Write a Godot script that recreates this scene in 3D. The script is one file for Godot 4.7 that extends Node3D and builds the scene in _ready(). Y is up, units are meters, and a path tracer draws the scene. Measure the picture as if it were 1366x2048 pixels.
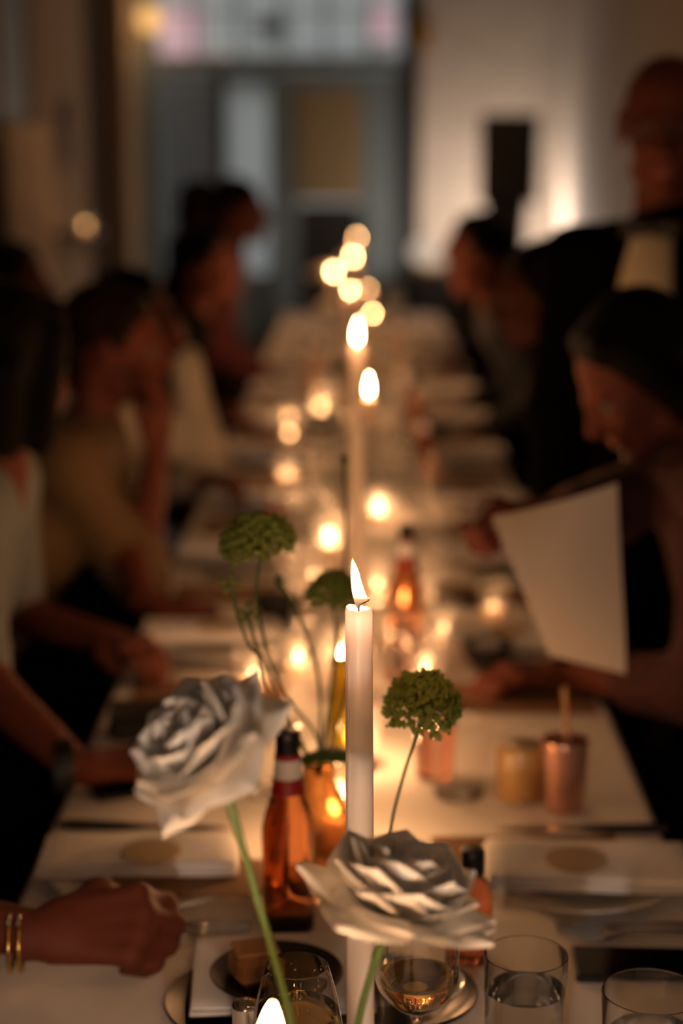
extends Node3D

# ------------------------------------------------------------------ mesh building
class MB:
	var v := PackedVector3Array()
	var uv := PackedVector2Array()
	var ix := PackedInt32Array()      # counter-clockwise seen from outside; turned round on commit

	func vert(p: Vector3, t := Vector2.ZERO) -> int:
		v.append(p)
		uv.append(t)
		return v.size() - 1

	func tri(a: int, b: int, c: int) -> void:
		ix.append(a)
		ix.append(b)
		ix.append(c)

	func quad(a: int, b: int, c: int, d: int) -> void:
		tri(a, b, c)
		tri(a, c, d)

	# a surface of revolution round y; the profile runs up the outside (and down the inside)
	func lathe(profile: Array, segs := 32, xf := Transform3D(), wobble := 0.0) -> void:
		var start := v.size()
		var n := profile.size()
		for s in segs:
			var a := TAU * s / segs
			var w := 1.0 + wobble * sin(a * 3.0 + 0.7)
			for k in n:
				var p: Vector2 = profile[k]
				vert(xf * Vector3(p.x * w * cos(a), p.y, p.x * w * sin(a)), Vector2(float(s) / segs, float(k) / maxf(1, n - 1)))
		for s in segs:
			var s2 := (s + 1) % segs
			for k in n - 1:
				var a := start + s * n + k
				var b := start + s2 * n + k
				if profile[k] == profile[k + 1]:
					continue
				if profile[k + 1].x > 1e-6:
					tri(a, a + 1, b + 1)
				if profile[k].x > 1e-6:
					if profile[k + 1].x > 1e-6:
						tri(a, b + 1, b)
					else:
						tri(a, a + 1, b)

	func tube(pts: Array, radii: Array, segs := 8) -> void:
		var start := v.size()
		var n := pts.size()
		var side := Vector3.ZERO
		for k in n:
			var d: Vector3 = (pts[mini(k + 1, n - 1)] - pts[maxi(k - 1, 0)]).normalized()
			if side == Vector3.ZERO:
				side = d.cross(Vector3.RIGHT if absf(d.x) < 0.8 else Vector3.UP).normalized()
			side = (side - d * side.dot(d)).normalized()
			var up := d.cross(side)
			var r: float = radii[mini(k, radii.size() - 1)]
			for s in segs:
				var a := TAU * s / segs
				vert(pts[k] + (side * cos(a) + up * sin(a)) * r, Vector2(float(s) / segs, float(k) / (n - 1)))
		for k in n - 1:
			for s in segs:
				var s2 := (s + 1) % segs
				quad(start + k * segs + s, start + k * segs + s2, start + (k + 1) * segs + s2, start + (k + 1) * segs + s)
		var c0 := vert(pts[0])
		var c1 := vert(pts[n - 1])
		for s in segs:
			var s2 := (s + 1) % segs
			tri(c0, start + s2, start + s)
			tri(c1, start + (n - 1) * segs + s, start + (n - 1) * segs + s2)

	func flat(pts: Array, away: Vector3) -> void:      # a flat polygon turned away from a point
		var c := Vector3.ZERO
		for p in pts:
			c += p
		c /= pts.size()
		var nrm: Vector3 = (pts[1] - pts[0]).cross(pts[2] - pts[0])
		var order := pts.duplicate()
		if nrm.dot(c - away) < 0.0:
			order.reverse()
		var first := v.size()
		for p in order:
			vert(p, Vector2(p.x, p.z))
		for k in range(1, order.size() - 1):
			tri(first, first + k, first + k + 1)

	func box(c: Vector3, size: Vector3, bev := 0.004, xf := Transform3D()) -> void:
		var h := size / 2
		var b := minf(bev, minf(h.x, minf(h.y, h.z)) * 0.9)
		var o := xf * c
		var P := func(sx, sy, sz, ax):
			var q := Vector3(sx * (h.x - (0.0 if ax == 0 else b)), sy * (h.y - (0.0 if ax == 1 else b)), sz * (h.z - (0.0 if ax == 2 else b)))
			return xf * (c + q)
		for s in [-1, 1]:
			flat([P.call(s, -1, -1, 0), P.call(s, 1, -1, 0), P.call(s, 1, 1, 0), P.call(s, -1, 1, 0)], o)
			flat([P.call(-1, s, -1, 1), P.call(1, s, -1, 1), P.call(1, s, 1, 1), P.call(-1, s, 1, 1)], o)
			flat([P.call(-1, -1, s, 2), P.call(1, -1, s, 2), P.call(1, 1, s, 2), P.call(-1, 1, s, 2)], o)
			for t in [-1, 1]:
				flat([P.call(s, t, -1, 0), P.call(s, t, 1, 0), P.call(s, t, 1, 1), P.call(s, t, -1, 1)], o)
				flat([P.call(s, -1, t, 0), P.call(s, 1, t, 0), P.call(s, 1, t, 2), P.call(s, -1, t, 2)], o)
				flat([P.call(-1, s, t, 1), P.call(1, s, t, 1), P.call(1, s, t, 2), P.call(-1, s, t, 2)], o)
				for u in [-1, 1]:
					flat([P.call(s, t, u, 0), P.call(s, t, u, 1), P.call(s, t, u, 2)], o)

	# a sheet given by f(u, v); with thickness it is closed all round
	func sheet(nu: int, nv: int, f: Callable, thick := 0.0) -> void:
		var start := v.size()
		var w := nu + 1
		for j in nv + 1:
			for i in w:
				vert(f.call(float(i) / nu, float(j) / nv), Vector2(float(i) / nu, float(j) / nv))
		for j in nv:
			for i in nu:
				var a := start + j * w + i
				quad(a, a + 1, a + w + 1, a + w)
		if thick <= 0.0:
			return
		var nr := PackedVector3Array()
		nr.resize(w * (nv + 1))
		for k in range(0, nu * nv * 6, 3):
			var q := ix.size() - nu * nv * 6 + k
			var fn := (v[ix[q + 1]] - v[ix[q]]).cross(v[ix[q + 2]] - v[ix[q]])
			for m in 3:
				nr[ix[q + m] - start] += fn
		var back := v.size()
		for k in w * (nv + 1):
			vert(v[start + k] - nr[k].normalized() * thick, uv[start + k])
		for j in nv:
			for i in nu:
				var a := back + j * w + i
				quad(a, a + w, a + w + 1, a + 1)
		for i in nu:
			quad(start + i, back + i, back + i + 1, start + i + 1)
			var a := start + nv * w + i
			var b := back + nv * w + i
			quad(a, a + 1, b + 1, b)
		for j in nv:
			var a := start + j * w
			var b := back + j * w
			quad(a, a + w, b + w, b)
			quad(a + nu, b + nu, b + w + nu, a + w + nu)

	func ball(c: Vector3, r: Vector3, segs := 10, rings := 6, xf := Transform3D()) -> void:
		var pr := []
		for k in rings + 1:
			var a := -PI / 2 + PI * k / rings
			pr.append(Vector2(cos(a) if k > 0 and k < rings else 0.0, sin(a)))
		lathe(pr, segs, xf * Transform3D(Basis.from_scale(r), c))

	func add(o: MB, xf := Transform3D()) -> void:
		var start := v.size()
		for k in o.v.size():
			v.append(xf * o.v[k])
		uv.append_array(o.uv)
		var turned := xf.basis.determinant() < 0.0
		for k in range(0, o.ix.size(), 3):
			ix.append(start + o.ix[k])
			ix.append(start + o.ix[k + (2 if turned else 1)])
			ix.append(start + o.ix[k + (1 if turned else 2)])

	func mesh() -> ArrayMesh:
		var nr := PackedVector3Array()
		nr.resize(v.size())
		var cw := PackedInt32Array()
		cw.resize(ix.size())
		for k in range(0, ix.size(), 3):
			var a := ix[k]
			var b := ix[k + 1]
			var c := ix[k + 2]
			var n := (v[b] - v[a]).cross(v[c] - v[a])
			nr[a] += n
			nr[b] += n
			nr[c] += n
			cw[k] = a
			cw[k + 1] = c
			cw[k + 2] = b
		for k in nr.size():
			nr[k] = nr[k].normalized() if nr[k].length_squared() > 1e-24 else Vector3.UP
		var arr := []
		arr.resize(Mesh.ARRAY_MAX)
		arr[Mesh.ARRAY_VERTEX] = v
		arr[Mesh.ARRAY_NORMAL] = nr
		arr[Mesh.ARRAY_TEX_UV] = uv
		arr[Mesh.ARRAY_INDEX] = cw
		var m := ArrayMesh.new()
		m.add_surface_from_arrays(Mesh.PRIMITIVE_TRIANGLES, arr)
		return m


# a field of tapered capsules joined softly, meshed by surface nets
class Field:
	var lo: Vector3
	var h: float
	var nx: int
	var ny: int
	var nz: int
	var k: float
	var g := PackedFloat32Array()

	func _init(a: Vector3, b: Vector3, cell: float, soft: float) -> void:
		lo = a
		h = cell
		k = 1.0 / soft
		nx = int(ceil((b.x - a.x) / h)) + 1
		ny = int(ceil((b.y - a.y) / h)) + 1
		nz = int(ceil((b.z - a.z) / h)) + 1
		g.resize(nx * ny * nz)

	func cap(a: Vector3, b: Vector3, ra: float, rb: float, sgn := 1.0) -> void:
		var m := maxf(ra, rb) + 4.0 / k
		var p0 := (a.min(b) - Vector3.ONE * m - lo) / h
		var p1 := (a.max(b) + Vector3.ONE * m - lo) / h
		var ab := b - a
		var inv := 1.0 / maxf(ab.length_squared(), 1e-9)
		for z in range(maxi(0, int(p0.z)), mini(nz - 1, int(p1.z)) + 1):
			for y in range(maxi(0, int(p0.y)), mini(ny - 1, int(p1.y)) + 1):
				var row := (z * ny + y) * nx
				for x in range(maxi(0, int(p0.x)), mini(nx - 1, int(p1.x)) + 1):
					var p := lo + Vector3(x, y, z) * h - a
					var t := clampf(p.dot(ab) * inv, 0.0, 1.0)
					var d := (p - ab * t).length() - ra - (rb - ra) * t
					if d * k < 4.0:
						g[row + x] += sgn * exp(-k * d)

	func egg(c: Vector3, r: Vector3, sgn := 1.0) -> void:
		var m := r + Vector3.ONE * 4.0 / k
		var p0 := (c - m - lo) / h
		var p1 := (c + m - lo) / h
		for z in range(maxi(0, int(p0.z)), mini(nz - 1, int(p1.z)) + 1):
			for y in range(maxi(0, int(p0.y)), mini(ny - 1, int(p1.y)) + 1):
				var row := (z * ny + y) * nx
				for x in range(maxi(0, int(p0.x)), mini(nx - 1, int(p1.x)) + 1):
					var p := lo + Vector3(x, y, z) * h - c
					var q := p / r
					var l := q.length()
					var d := -r.x if l < 1e-6 else l * (l - 1.0) / (q / r).length()
					if d * k < 4.0:
						g[row + x] += sgn * exp(-k * maxf(d, -6.0 / k))

	func net(out: MB) -> void:
		var at := {}
		var sx := 1
		var sy := nx
		var sz := nx * ny
		var off := [0, sx, sy, sx + sy, sz, sx + sz, sy + sz, sx + sy + sz]
		var edges := [[0, 1], [2, 3], [4, 5], [6, 7], [0, 2], [1, 3], [4, 6], [5, 7], [0, 4], [1, 5], [2, 6], [3, 7]]
		for z in nz - 1:
			for y in ny - 1:
				var row := (z * ny + y) * nx
				for x in nx - 1:
					var i := row + x
					var bits := 0
					for c in 8:
						if g[i + off[c]] > 1.0:
							bits |= 1 << c
					if bits == 0 or bits == 255:
						continue
					var sum := Vector3.ZERO
					var n := 0
					for e in edges:
						var a: int = e[0]
						var b: int = e[1]
						if ((bits >> a) & 1) == ((bits >> b) & 1):
							continue
						var fa := log(maxf(g[i + off[a]], 1e-3))
						var fb := log(maxf(g[i + off[b]], 1e-3))
						var t := clampf(fa / (fa - fb), 0.02, 0.98)
						var pa := Vector3(a & 1, (a >> 1) & 1, a >> 2)
						var pb := Vector3(b & 1, (b >> 1) & 1, b >> 2)
						sum += pa.lerp(pb, t)
						n += 1
					at[i] = out.vert(lo + (Vector3(x, y, z) + sum / n) * h)
		for i in at:
			var inside := g[i] > 1.0
			for ax in 3:
				var st: int = [sx, sy, sz][ax]
				var s1: int = [sy, sz, sx][ax]
				var s2: int = [sz, sx, sy][ax]
				if (g[i + st] > 1.0) == inside:
					continue
				if not (at.has(i - s1) and at.has(i - s2) and at.has(i - s1 - s2)):
					continue
				if inside:
					out.quad(at[i], at[i - s1], at[i - s1 - s2], at[i - s2])
				else:
					out.quad(at[i], at[i - s2], at[i - s1 - s2], at[i - s1])


# ------------------------------------------------------------------ naming
var used := {}
var rng := RandomNumberGenerator.new()

func numbered(called: String) -> String:
	var n: int = used.get(called, 0)
	used[called] = n + 1
	return called if n == 0 else "%s_%03d" % [called, n]

func tag(o: Node3D, label: String, category: String, group := "") -> Node3D:
	o.set_meta("label", label)
	o.set_meta("category", category)
	if group:
		o.set_meta("group", group)
	return o

func thing(called: String, label: String, category: String, at := Vector3.ZERO, turn := 0.0, group := "") -> Node3D:
	var o := Node3D.new()
	o.name = numbered(called)
	add_child(o)
	o.position = at
	o.rotation.y = turn
	return tag(o, label, category, group)

func part(called: String, mesh: Mesh, m: Material, parent: Node) -> MeshInstance3D:
	var o := MeshInstance3D.new()
	o.name = called
	o.mesh = mesh
	o.material_override = m
	parent.add_child(o, true)
	return o

func top(called: String, mesh: Mesh, m: Material, at := Vector3.ZERO) -> MeshInstance3D:
	var o := MeshInstance3D.new()
	o.name = numbered(called)
	o.mesh = mesh
	o.material_override = m
	add_child(o)
	o.position = at
	return o

func struct(called: String, mesh: Mesh, m: Material, at := Vector3.ZERO) -> MeshInstance3D:
	var o := top(called, mesh, m, at)
	o.set_meta("kind", "structure")
	return o

func dup(src: Node3D, at: Vector3, turn: float, label: String) -> Node3D:
	var o: Node3D = src.duplicate()
	o.name = numbered(src.get_meta("base"))
	add_child(o)
	o.position = at
	o.rotation = Vector3(0, turn, 0)
	o.set_meta("label", label)
	return o

func first(o: Node3D, base: String) -> Node3D:
	o.set_meta("base", base)
	return o

# ------------------------------------------------------------------ materials
var M := {}

func mat(called: String, c: Color, rough := 0.8, metal := 0.0) -> StandardMaterial3D:
	var m := StandardMaterial3D.new()
	m.resource_name = called
	m.albedo_color = c
	m.roughness = rough
	m.metallic = metal
	m.cull_mode = BaseMaterial3D.CULL_DISABLED
	M[called] = m
	return m

func noise_texture(freq: float, a: Color, b: Color, seed_: int, size := 256, octaves := 4) -> ImageTexture:
	var fn := FastNoiseLite.new()
	fn.seed = seed_
	fn.frequency = freq
	fn.fractal_octaves = octaves
	var src := fn.get_seamless_image(size, size)
	var im := Image.create(size, size, false, Image.FORMAT_RGB8)
	for y in size:
		for x in size:
			im.set_pixel(x, y, a.lerp(b, src.get_pixel(x, y).r))
	return ImageTexture.create_from_image(im)

func world_texture(m: StandardMaterial3D, t: Texture2D, scale: Vector3) -> void:
	m.albedo_texture = t
	m.uv1_triplanar = true
	m.uv1_scale = scale

func weave_texture() -> ImageTexture:
	var im := Image.create(128, 128, false, Image.FORMAT_L8)
	for y in 128:
		for x in 128:
			var a := absf(sin(x * PI / 4.0))
			var b := absf(sin(y * PI / 4.0))
			var over := (int(x / 4.0) + int(y / 4.0)) % 2 == 0
			im.set_pixel(x, y, Color.from_hsv(0, 0, 0.3 + 0.6 * (a if over else b)))
	return ImageTexture.create_from_image(im)

func glow(called: String, lin: Color, energy: float) -> StandardMaterial3D:
	var m := mat(called, Color(0.02, 0.02, 0.02), 1.0)
	m.emission_enabled = true
	m.emission = lin.linear_to_srgb()
	m.emission_energy_multiplier = energy
	return m

func pane(called: String, c: Color, alpha: float, rough := 0.0) -> StandardMaterial3D:
	var m := mat(called, c, rough)
	m.transparency = BaseMaterial3D.TRANSPARENCY_ALPHA
	m.albedo_color.a = alpha
	return m

func clear(called: String, c: Color, ior: float, rough := 0.0) -> StandardMaterial3D:
	var m := mat(called, c, rough)
	m.albedo_color.a = 0.0
	m.refraction_enabled = true
	m.refraction_scale = (ior - 1.0) / 10.0
	m.cull_mode = BaseMaterial3D.CULL_BACK
	return m

func make_materials() -> void:
	var weave := weave_texture()
	for a in [["cloth", Color(0.86, 0.83, 0.80)], ["napkin", Color(0.88, 0.86, 0.85)]]:
		var c := mat(a[0], a[1], 0.9)
		c.heightmap_enabled = true
		c.heightmap_texture = weave
		c.heightmap_scale = 0.02
		c.uv1_triplanar = true
		c.uv1_scale = Vector3.ONE * 12.0
		c.rim_enabled = true
		c.rim = 0.2
	var wax := mat("wax", Color(0.93, 0.90, 0.86), 0.32)
	wax.backlight_enabled = true
	wax.backlight = Color(0.90, 0.82, 0.74)
	mat("wick", Color(0.16, 0.15, 0.17), 0.9)
	var lum := Color(1.0, 0.51, 0.20)
	glow("flame", lum, 130.0)
	glow("flame_low", lum, 26.0)  # dimmer flame, also for votives that stand in for glass highlights
	glow("ember", Color(1.0, 0.62, 0.4), 3.0)
	var fl := glow("candle_flame", lum, 60.0)
	var gt := GradientTexture2D.new()
	gt.gradient = Gradient.new()
	gt.gradient.offsets = PackedFloat32Array([0.0, 0.10, 0.2, 0.32, 0.9, 1.0])
	gt.gradient.colors = PackedColorArray([Color(0.06, 0.075, 0.13), Color(0.075, 0.08, 0.12), Color(0.16, 0.13, 0.13), Color(1, 0.9, 0.8), Color(1, 0.92, 0.8), Color(0.35, 0.24, 0.11)])
	gt.width = 4
	gt.height = 128
	gt.fill_from = Vector2(0, 0)
	gt.fill_to = Vector2(0, 1)
	fl.emission_texture = gt
	fl.emission_operator = BaseMaterial3D.EMISSION_OP_MULTIPLY
	mat("brass", Color(0.72, 0.55, 0.28), 0.3, 1.0)
	mat("steel", Color(0.70, 0.68, 0.66), 0.22, 1.0)
	mat("chrome", Color(0.85, 0.84, 0.83), 0.08, 1.0)
	mat("gunmetal", Color(0.33, 0.31, 0.30), 0.3, 1.0)
	mat("gold", Color(0.85, 0.68, 0.38), 0.2, 1.0)
	var por := mat("porcelain", Color(0.82, 0.80, 0.77), 0.18)
	por.clearcoat_enabled = true
	por.clearcoat = 0.3
	mat("stoneware", Color(0.10, 0.095, 0.09), 0.4)
	var kraft := mat("kraft", Color(0.50, 0.36, 0.23), 0.9)
	world_texture(kraft, noise_texture(0.05, Color(0.9, 0.88, 0.85), Color.WHITE, 4), Vector3.ONE * 6.0)
	mat("tag", Color(0.70, 0.60, 0.48), 0.85)
	mat("paper", Color(0.76, 0.69, 0.60), 0.85)
	M.paper.backlight_enabled = true
	M.paper.backlight = Color(0.25, 0.24, 0.22)
	var petal := mat("petal", Color(0.86, 0.84, 0.80), 0.65)
	petal.backlight_enabled = true
	petal.backlight = Color(0.55, 0.52, 0.46)
	petal.rim_enabled = true
	petal.rim = 0.3
	mat("stem", Color(0.22, 0.30, 0.09), 0.55)
	mat("umbel", Color(0.42, 0.47, 0.17), 0.75)
	M.umbel.backlight_enabled = true
	M.umbel.backlight = Color(0.5, 0.5, 0.12)
	clear("glass", Color(0.98, 0.98, 0.97), 1.5)
	clear("water", Color(0.97, 0.98, 0.99), 1.33)
	clear("wine", Color(0.94, 0.80, 0.52), 1.34)
	pane("thin_glass", Color(0.9, 0.9, 0.88), 0.06, 0.03)
	pane("window_glass", Color(0.8, 0.85, 0.85), 0.06, 0.02)
	clear("amber", Color(0.86, 0.58, 0.38), 1.40, 0.02)
	clear("smoke_glass", Color(0.86, 0.72, 0.55), 1.45, 0.02)
	clear("olive_glass", Color(0.86, 0.80, 0.48), 1.45, 0.05)
	clear("pink_drink", Color(0.86, 0.55, 0.42), 1.36, 0.03)
	mat("juice", Color(0.62, 0.46, 0.16), 0.3)
	mat("black", Color(0.015, 0.015, 0.016), 0.35)
	mat("rubber", Color(0.02, 0.02, 0.022), 0.7)
	mat("screen_glass", Color(0.01, 0.01, 0.012), 0.08)
	mat("label_red", Color(0.52, 0.05, 0.07), 0.5)
	mat("label_white", Color(0.80, 0.80, 0.80), 0.5)
	mat("bread", Color(0.55, 0.38, 0.22), 0.9)
	mat("salt", Color(0.92, 0.90, 0.88), 0.9)
	mat("copper", Color(0.78, 0.60, 0.52), 0.3, 0.8)
	mat("straw", Color(0.62, 0.45, 0.28), 0.7)
	# room
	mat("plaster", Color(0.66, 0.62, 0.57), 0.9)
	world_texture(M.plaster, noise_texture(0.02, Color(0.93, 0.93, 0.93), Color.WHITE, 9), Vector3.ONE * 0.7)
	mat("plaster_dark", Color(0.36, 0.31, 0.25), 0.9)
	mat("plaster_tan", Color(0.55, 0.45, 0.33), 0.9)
	mat("ceiling", Color(0.55, 0.52, 0.48), 0.95)
	mat("slate_paint", Color(0.36, 0.41, 0.42), 0.5)
	mat("dark_paint", Color(0.05, 0.055, 0.055), 0.5)
	mat("blind", Color(0.47, 0.40, 0.28), 0.9)
	mat("curtain", Color(0.16, 0.11, 0.07), 0.95)
	mat("linen", Color(0.75, 0.70, 0.66), 0.9)
	mat("street", Color(0.72, 0.72, 0.70), 0.9)
	mat("street_dark", Color(0.16, 0.17, 0.17), 0.7)
	mat("pavement", Color(0.30, 0.30, 0.30), 0.9)
	var wood := mat("wood", Color(0.20, 0.12, 0.07), 0.5)
	world_texture(wood, noise_texture(0.03, Color(0.7, 0.68, 0.65), Color.WHITE, 12), Vector3(1, 6, 6))
	mat("floor_wood", Color(0.17, 0.11, 0.07), 0.55)
	# people
	for a in [["skin", Color(0.35, 0.17, 0.115)], ["skin_deep", Color(0.28, 0.13, 0.085)]]:
		var s := mat(a[0], a[1], 0.65)
		s.metallic_specular = 0.3
		s.subsurf_scatter_enabled = true
		s.subsurf_scatter_strength = 0.15
	mat("hair_dark", Color(0.035, 0.025, 0.02), 0.6)
	mat("hair_brown", Color(0.10, 0.055, 0.03), 0.6)
	mat("hair_grey", Color(0.42, 0.38, 0.34), 0.7)
	for k in ["hair_dark", "hair_brown"]:
		M[k].metallic_specular = 0.15
	mat("cloth_black", Color(0.015, 0.015, 0.016), 0.95)
	M.cloth_black.metallic_specular = 0.1
	mat("cloth_grey", Color(0.36, 0.37, 0.36), 0.9)
	mat("cloth_olive", Color(0.34, 0.25, 0.13), 0.9)
	mat("cloth_white", Color(0.66, 0.62, 0.55), 0.9)
	mat("cloth_red", Color(0.26, 0.02, 0.03), 0.9)
	mat("cloth_navy", Color(0.03, 0.035, 0.05), 0.9)
	var pat := mat("cloth_pattern", Color(0.5, 0.28, 0.2), 0.9)
	world_texture(pat, noise_texture(0.06, Color(0.02, 0.02, 0.03), Color(0.8, 0.45, 0.35), 21, 256, 2), Vector3.ONE * 4.0)
	mat("eye_white", Color(0.42, 0.38, 0.34), 0.3)
	mat("lips", Color(0.5, 0.22, 0.18), 0.5)

# ------------------------------------------------------------------ the scene
func _ready() -> void:
	rng.seed = 11
	# camera
	var cam := Camera3D.new()
	cam.name = "camera"
	var lens := CameraAttributesPhysical.new()
	lens.frustum_focal_length = 41.602          # 24 mm high sensor
	lens.frustum_focus_distance = 1.60
	lens.frustum_near = 0.05
	lens.frustum_far = 100.0
	lens.exposure_aperture = 1.36
	cam.attributes = lens
	cam.position = Vector3(0, 1.65, 0)
	cam.rotation_degrees = Vector3(-11.991, 0.7104, 0)
	add_child(cam)
	cam.current = true
	# dusk outside, seen through the glazed entrance only
	var env := Environment.new()
	env.background_mode = Environment.BG_SKY
	var sky := Sky.new()
	var ps := ProceduralSkyMaterial.new()
	ps.sky_top_color = Color(0.54, 0.56, 0.57)
	ps.sky_horizon_color = Color(0.58, 0.60, 0.62)
	ps.ground_horizon_color = Color(0.40, 0.40, 0.40)
	ps.ground_bottom_color = Color(0.30, 0.30, 0.30)
	ps.sky_energy_multiplier = 1.85
	ps.ground_energy_multiplier = 1.5
	sky.sky_material = ps
	env.sky = sky
	env.tonemap_mode = Environment.TONE_MAPPER_LINEAR
	env.tonemap_exposure = 1.12
	env.sdfgi_enabled = true
	env.ssao_enabled = true
	env.ssil_enabled = true
	var we := WorldEnvironment.new()
	we.name = "world_environment"
	we.environment = env
	add_child(we)

	make_materials()
	room()
	outside()
	table()
	build_near_things()
	build_candles()
	build_flowers()
	build_settings()
	build_middle_things()
	build_people()


const CANDLE := Color(1.0, 0.48, 0.20)

func omni(called: String, at: Vector3, lin: Color, energy: float, size: float, parent: Node) -> OmniLight3D:
	var l := OmniLight3D.new()
	l.name = called
	l.light_color = lin.linear_to_srgb()
	l.light_energy = energy
	l.light_size = size
	l.omni_range = 16.0
	l.omni_attenuation = 2.0
	l.shadow_enabled = true
	parent.add_child(l, true)
	l.position = at
	return l

func bx(c: Vector3, s: Vector3, bev := 0.004) -> ArrayMesh:
	var b := MB.new()
	b.box(c, s, bev)
	return b.mesh()

# ------------------------------------------------------------------ room
const BZ := -12.5      # glazed end wall
const LX := -1.55
const RX := 1.30
const RH := 3.3

func room() -> void:
	var f := struct("floor", bx(Vector3(0, -0.1, -4.5), Vector3(7.0, 0.2, 17.0), 0.0), M.floor_wood)
	for i in 24:
		for j in 3:
			var b := MB.new()
			b.box(Vector3.ZERO, Vector3(0.136, 0.012, 5.2), 0.002)
			var p := part("floorboard", b.mesh(), M.wood, f)
			p.position = Vector3(-1.62 + i * 0.14, 0.004, -9.6 + j * 5.21 + (i % 3) * 0.35)
	struct("ceiling", bx(Vector3(0, RH + 0.1, -4.5), Vector3(7.0, 0.2, 17.0), 0.0), M.ceiling)
	# left wall: tan end by the glazing, a dark curtained recess, a tan pier, then pale window bay
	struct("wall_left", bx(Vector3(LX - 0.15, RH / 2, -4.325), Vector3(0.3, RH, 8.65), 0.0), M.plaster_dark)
	var wl := struct("wall_left_pier", bx(Vector3(LX - 0.45, RH / 2, -9.4), Vector3(0.9, RH, 1.5), 0.0), M.plaster_tan)
	wl.name = "wall_left_pier"
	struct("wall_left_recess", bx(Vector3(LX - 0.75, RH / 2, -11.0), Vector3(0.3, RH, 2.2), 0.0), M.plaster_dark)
	struct("wall_left_end", bx(Vector3(LX - 0.45, RH / 2, -12.25), Vector3(0.9, RH, 0.8), 0.0), M.plaster_tan)
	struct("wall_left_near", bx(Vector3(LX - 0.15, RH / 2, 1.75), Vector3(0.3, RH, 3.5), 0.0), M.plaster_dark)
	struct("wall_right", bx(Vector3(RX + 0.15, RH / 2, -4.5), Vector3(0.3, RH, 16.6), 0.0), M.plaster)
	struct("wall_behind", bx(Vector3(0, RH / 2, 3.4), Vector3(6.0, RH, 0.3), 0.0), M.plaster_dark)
	# end wall right of the entrance, and above it
	struct("wall_end", bx(Vector3(0.86, RH / 2, BZ - 0.15), Vector3(0.95, RH, 0.3), 0.0), M.plaster)
	struct("wall_end_lintel", bx(Vector3(-0.6, 3.1, BZ - 0.15), Vector3(2.1, 0.4, 0.3), 0.0), M.plaster)
	struct("baseboard_right", bx(Vector3(RX - 0.012, 0.07, -5.0), Vector3(0.02, 0.14, 15.0), 0.003), M.slate_paint)
	# glazed entrance: jambs, transom, mullions, transom panes
	var g := thing("trim_1", "grey painted timber frame of the glazed street entrance at the far end", "door frame")
	g.remove_meta("label")
	g.remove_meta("category")
	g.set_meta("kind", "structure")
	part("jamb", bx(Vector3(-1.485, 1.45, BZ), Vector3(0.15, 2.9, 0.14)), M.slate_paint, g)
	part("jamb", bx(Vector3(0.32, 1.45, BZ), Vector3(0.12, 2.9, 0.16)), M.dark_paint, g)
	part("transom", bx(Vector3(-0.56, 2.13, BZ), Vector3(1.72, 0.09, 0.12)), M.slate_paint, g)
	part("head_rail", bx(Vector3(-0.56, 2.86, BZ), Vector3(1.72, 0.08, 0.12)), M.slate_paint, g)
	part("mullion", bx(Vector3(-0.985, 1.06, BZ), Vector3(0.07, 2.1, 0.12)), M.dark_paint, g)
	part("mullion", bx(Vector3(-0.62, 1.06, BZ), Vector3(0.07, 2.1, 0.12)), M.slate_paint, g)
	for x in [-1.16, -0.86, -0.56, -0.26, 0.04]:
		part("glazing_bar", bx(Vector3(x, 2.5, BZ), Vector3(0.025, 0.64, 0.04)), M.dark_paint, g)
	part("glazing_bar", bx(Vector3(-0.56, 2.47, BZ), Vector3(1.70, 0.02, 0.04)), M.dark_paint, g)
	part("bottom_panel", bx(Vector3(-1.04, 0.35, BZ), Vector3(0.78, 0.7, 0.05)), M.slate_paint, g)
	var n := 0
	for r in [[-1.04, 1.39, 0.76, 1.36], [-0.56, 2.50, 1.70, 0.64]]:
		n += 1
		struct("window_%d" % n, bx(Vector3(r[0], r[1], BZ + 0.0), Vector3(r[2], r[3], 0.006), 0.0), M.window_glass)
	# the door leaf with its glass and a drawn blind
	var d := Node3D.new()
	d.name = "door_1"
	d.set_meta("kind", "structure")
	add_child(d)
	d.position = Vector3(-0.585, 0, BZ)
	part("stile", bx(Vector3(0.065, 1.04, 0), Vector3(0.13, 2.06, 0.05)), M.slate_paint, d)
	part("stile", bx(Vector3(0.70, 1.04, 0), Vector3(0.28, 2.06, 0.05)), M.slate_paint, d)
	part("rail", bx(Vector3(0.345, 2.015, 0), Vector3(0.43, 0.11, 0.05)), M.slate_paint, d)
	part("rail", bx(Vector3(0.345, 0.60, 0), Vector3(0.43, 1.16, 0.05)), M.dark_paint, d)
	part("pane", bx(Vector3(0.345, 1.57, 0), Vector3(0.44, 0.80, 0.006), 0.0), M.window_glass, d)
	part("blind", bx(Vector3(0.345, 1.585, 0.03), Vector3(0.44, 0.74, 0.012)), M.blind, d)
	for k in 9:
		part("blind_slat", bx(Vector3(0.345, 1.25 + k * 0.083, 0.04), Vector3(0.44, 0.076, 0.006)), M.blind, d)
	var dh := MB.new()
	dh.tube([Vector3(0.63, 1.0, 0.03), Vector3(0.63, 1.0, 0.08), Vector3(0.72, 1.0, 0.085)], [0.01], 8)
	part("door_handle", dh.mesh(), M.brass, d)

	# dark curtain in the left recess
	var cu := MB.new()
	cu.sheet(60, 8, func(u, w): return Vector3(-1.72 + 0.05 * sin(u * 44.0) * (0.6 + 0.4 * w), w * 2.9, -10.15 - u * 1.7), 0.006)
	tag(top("curtain", cu.mesh(), M.curtain), "dark brown floor-length curtain filling the recess beside the brass wall lamp", "curtain")
	var cu2 := MB.new()
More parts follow.
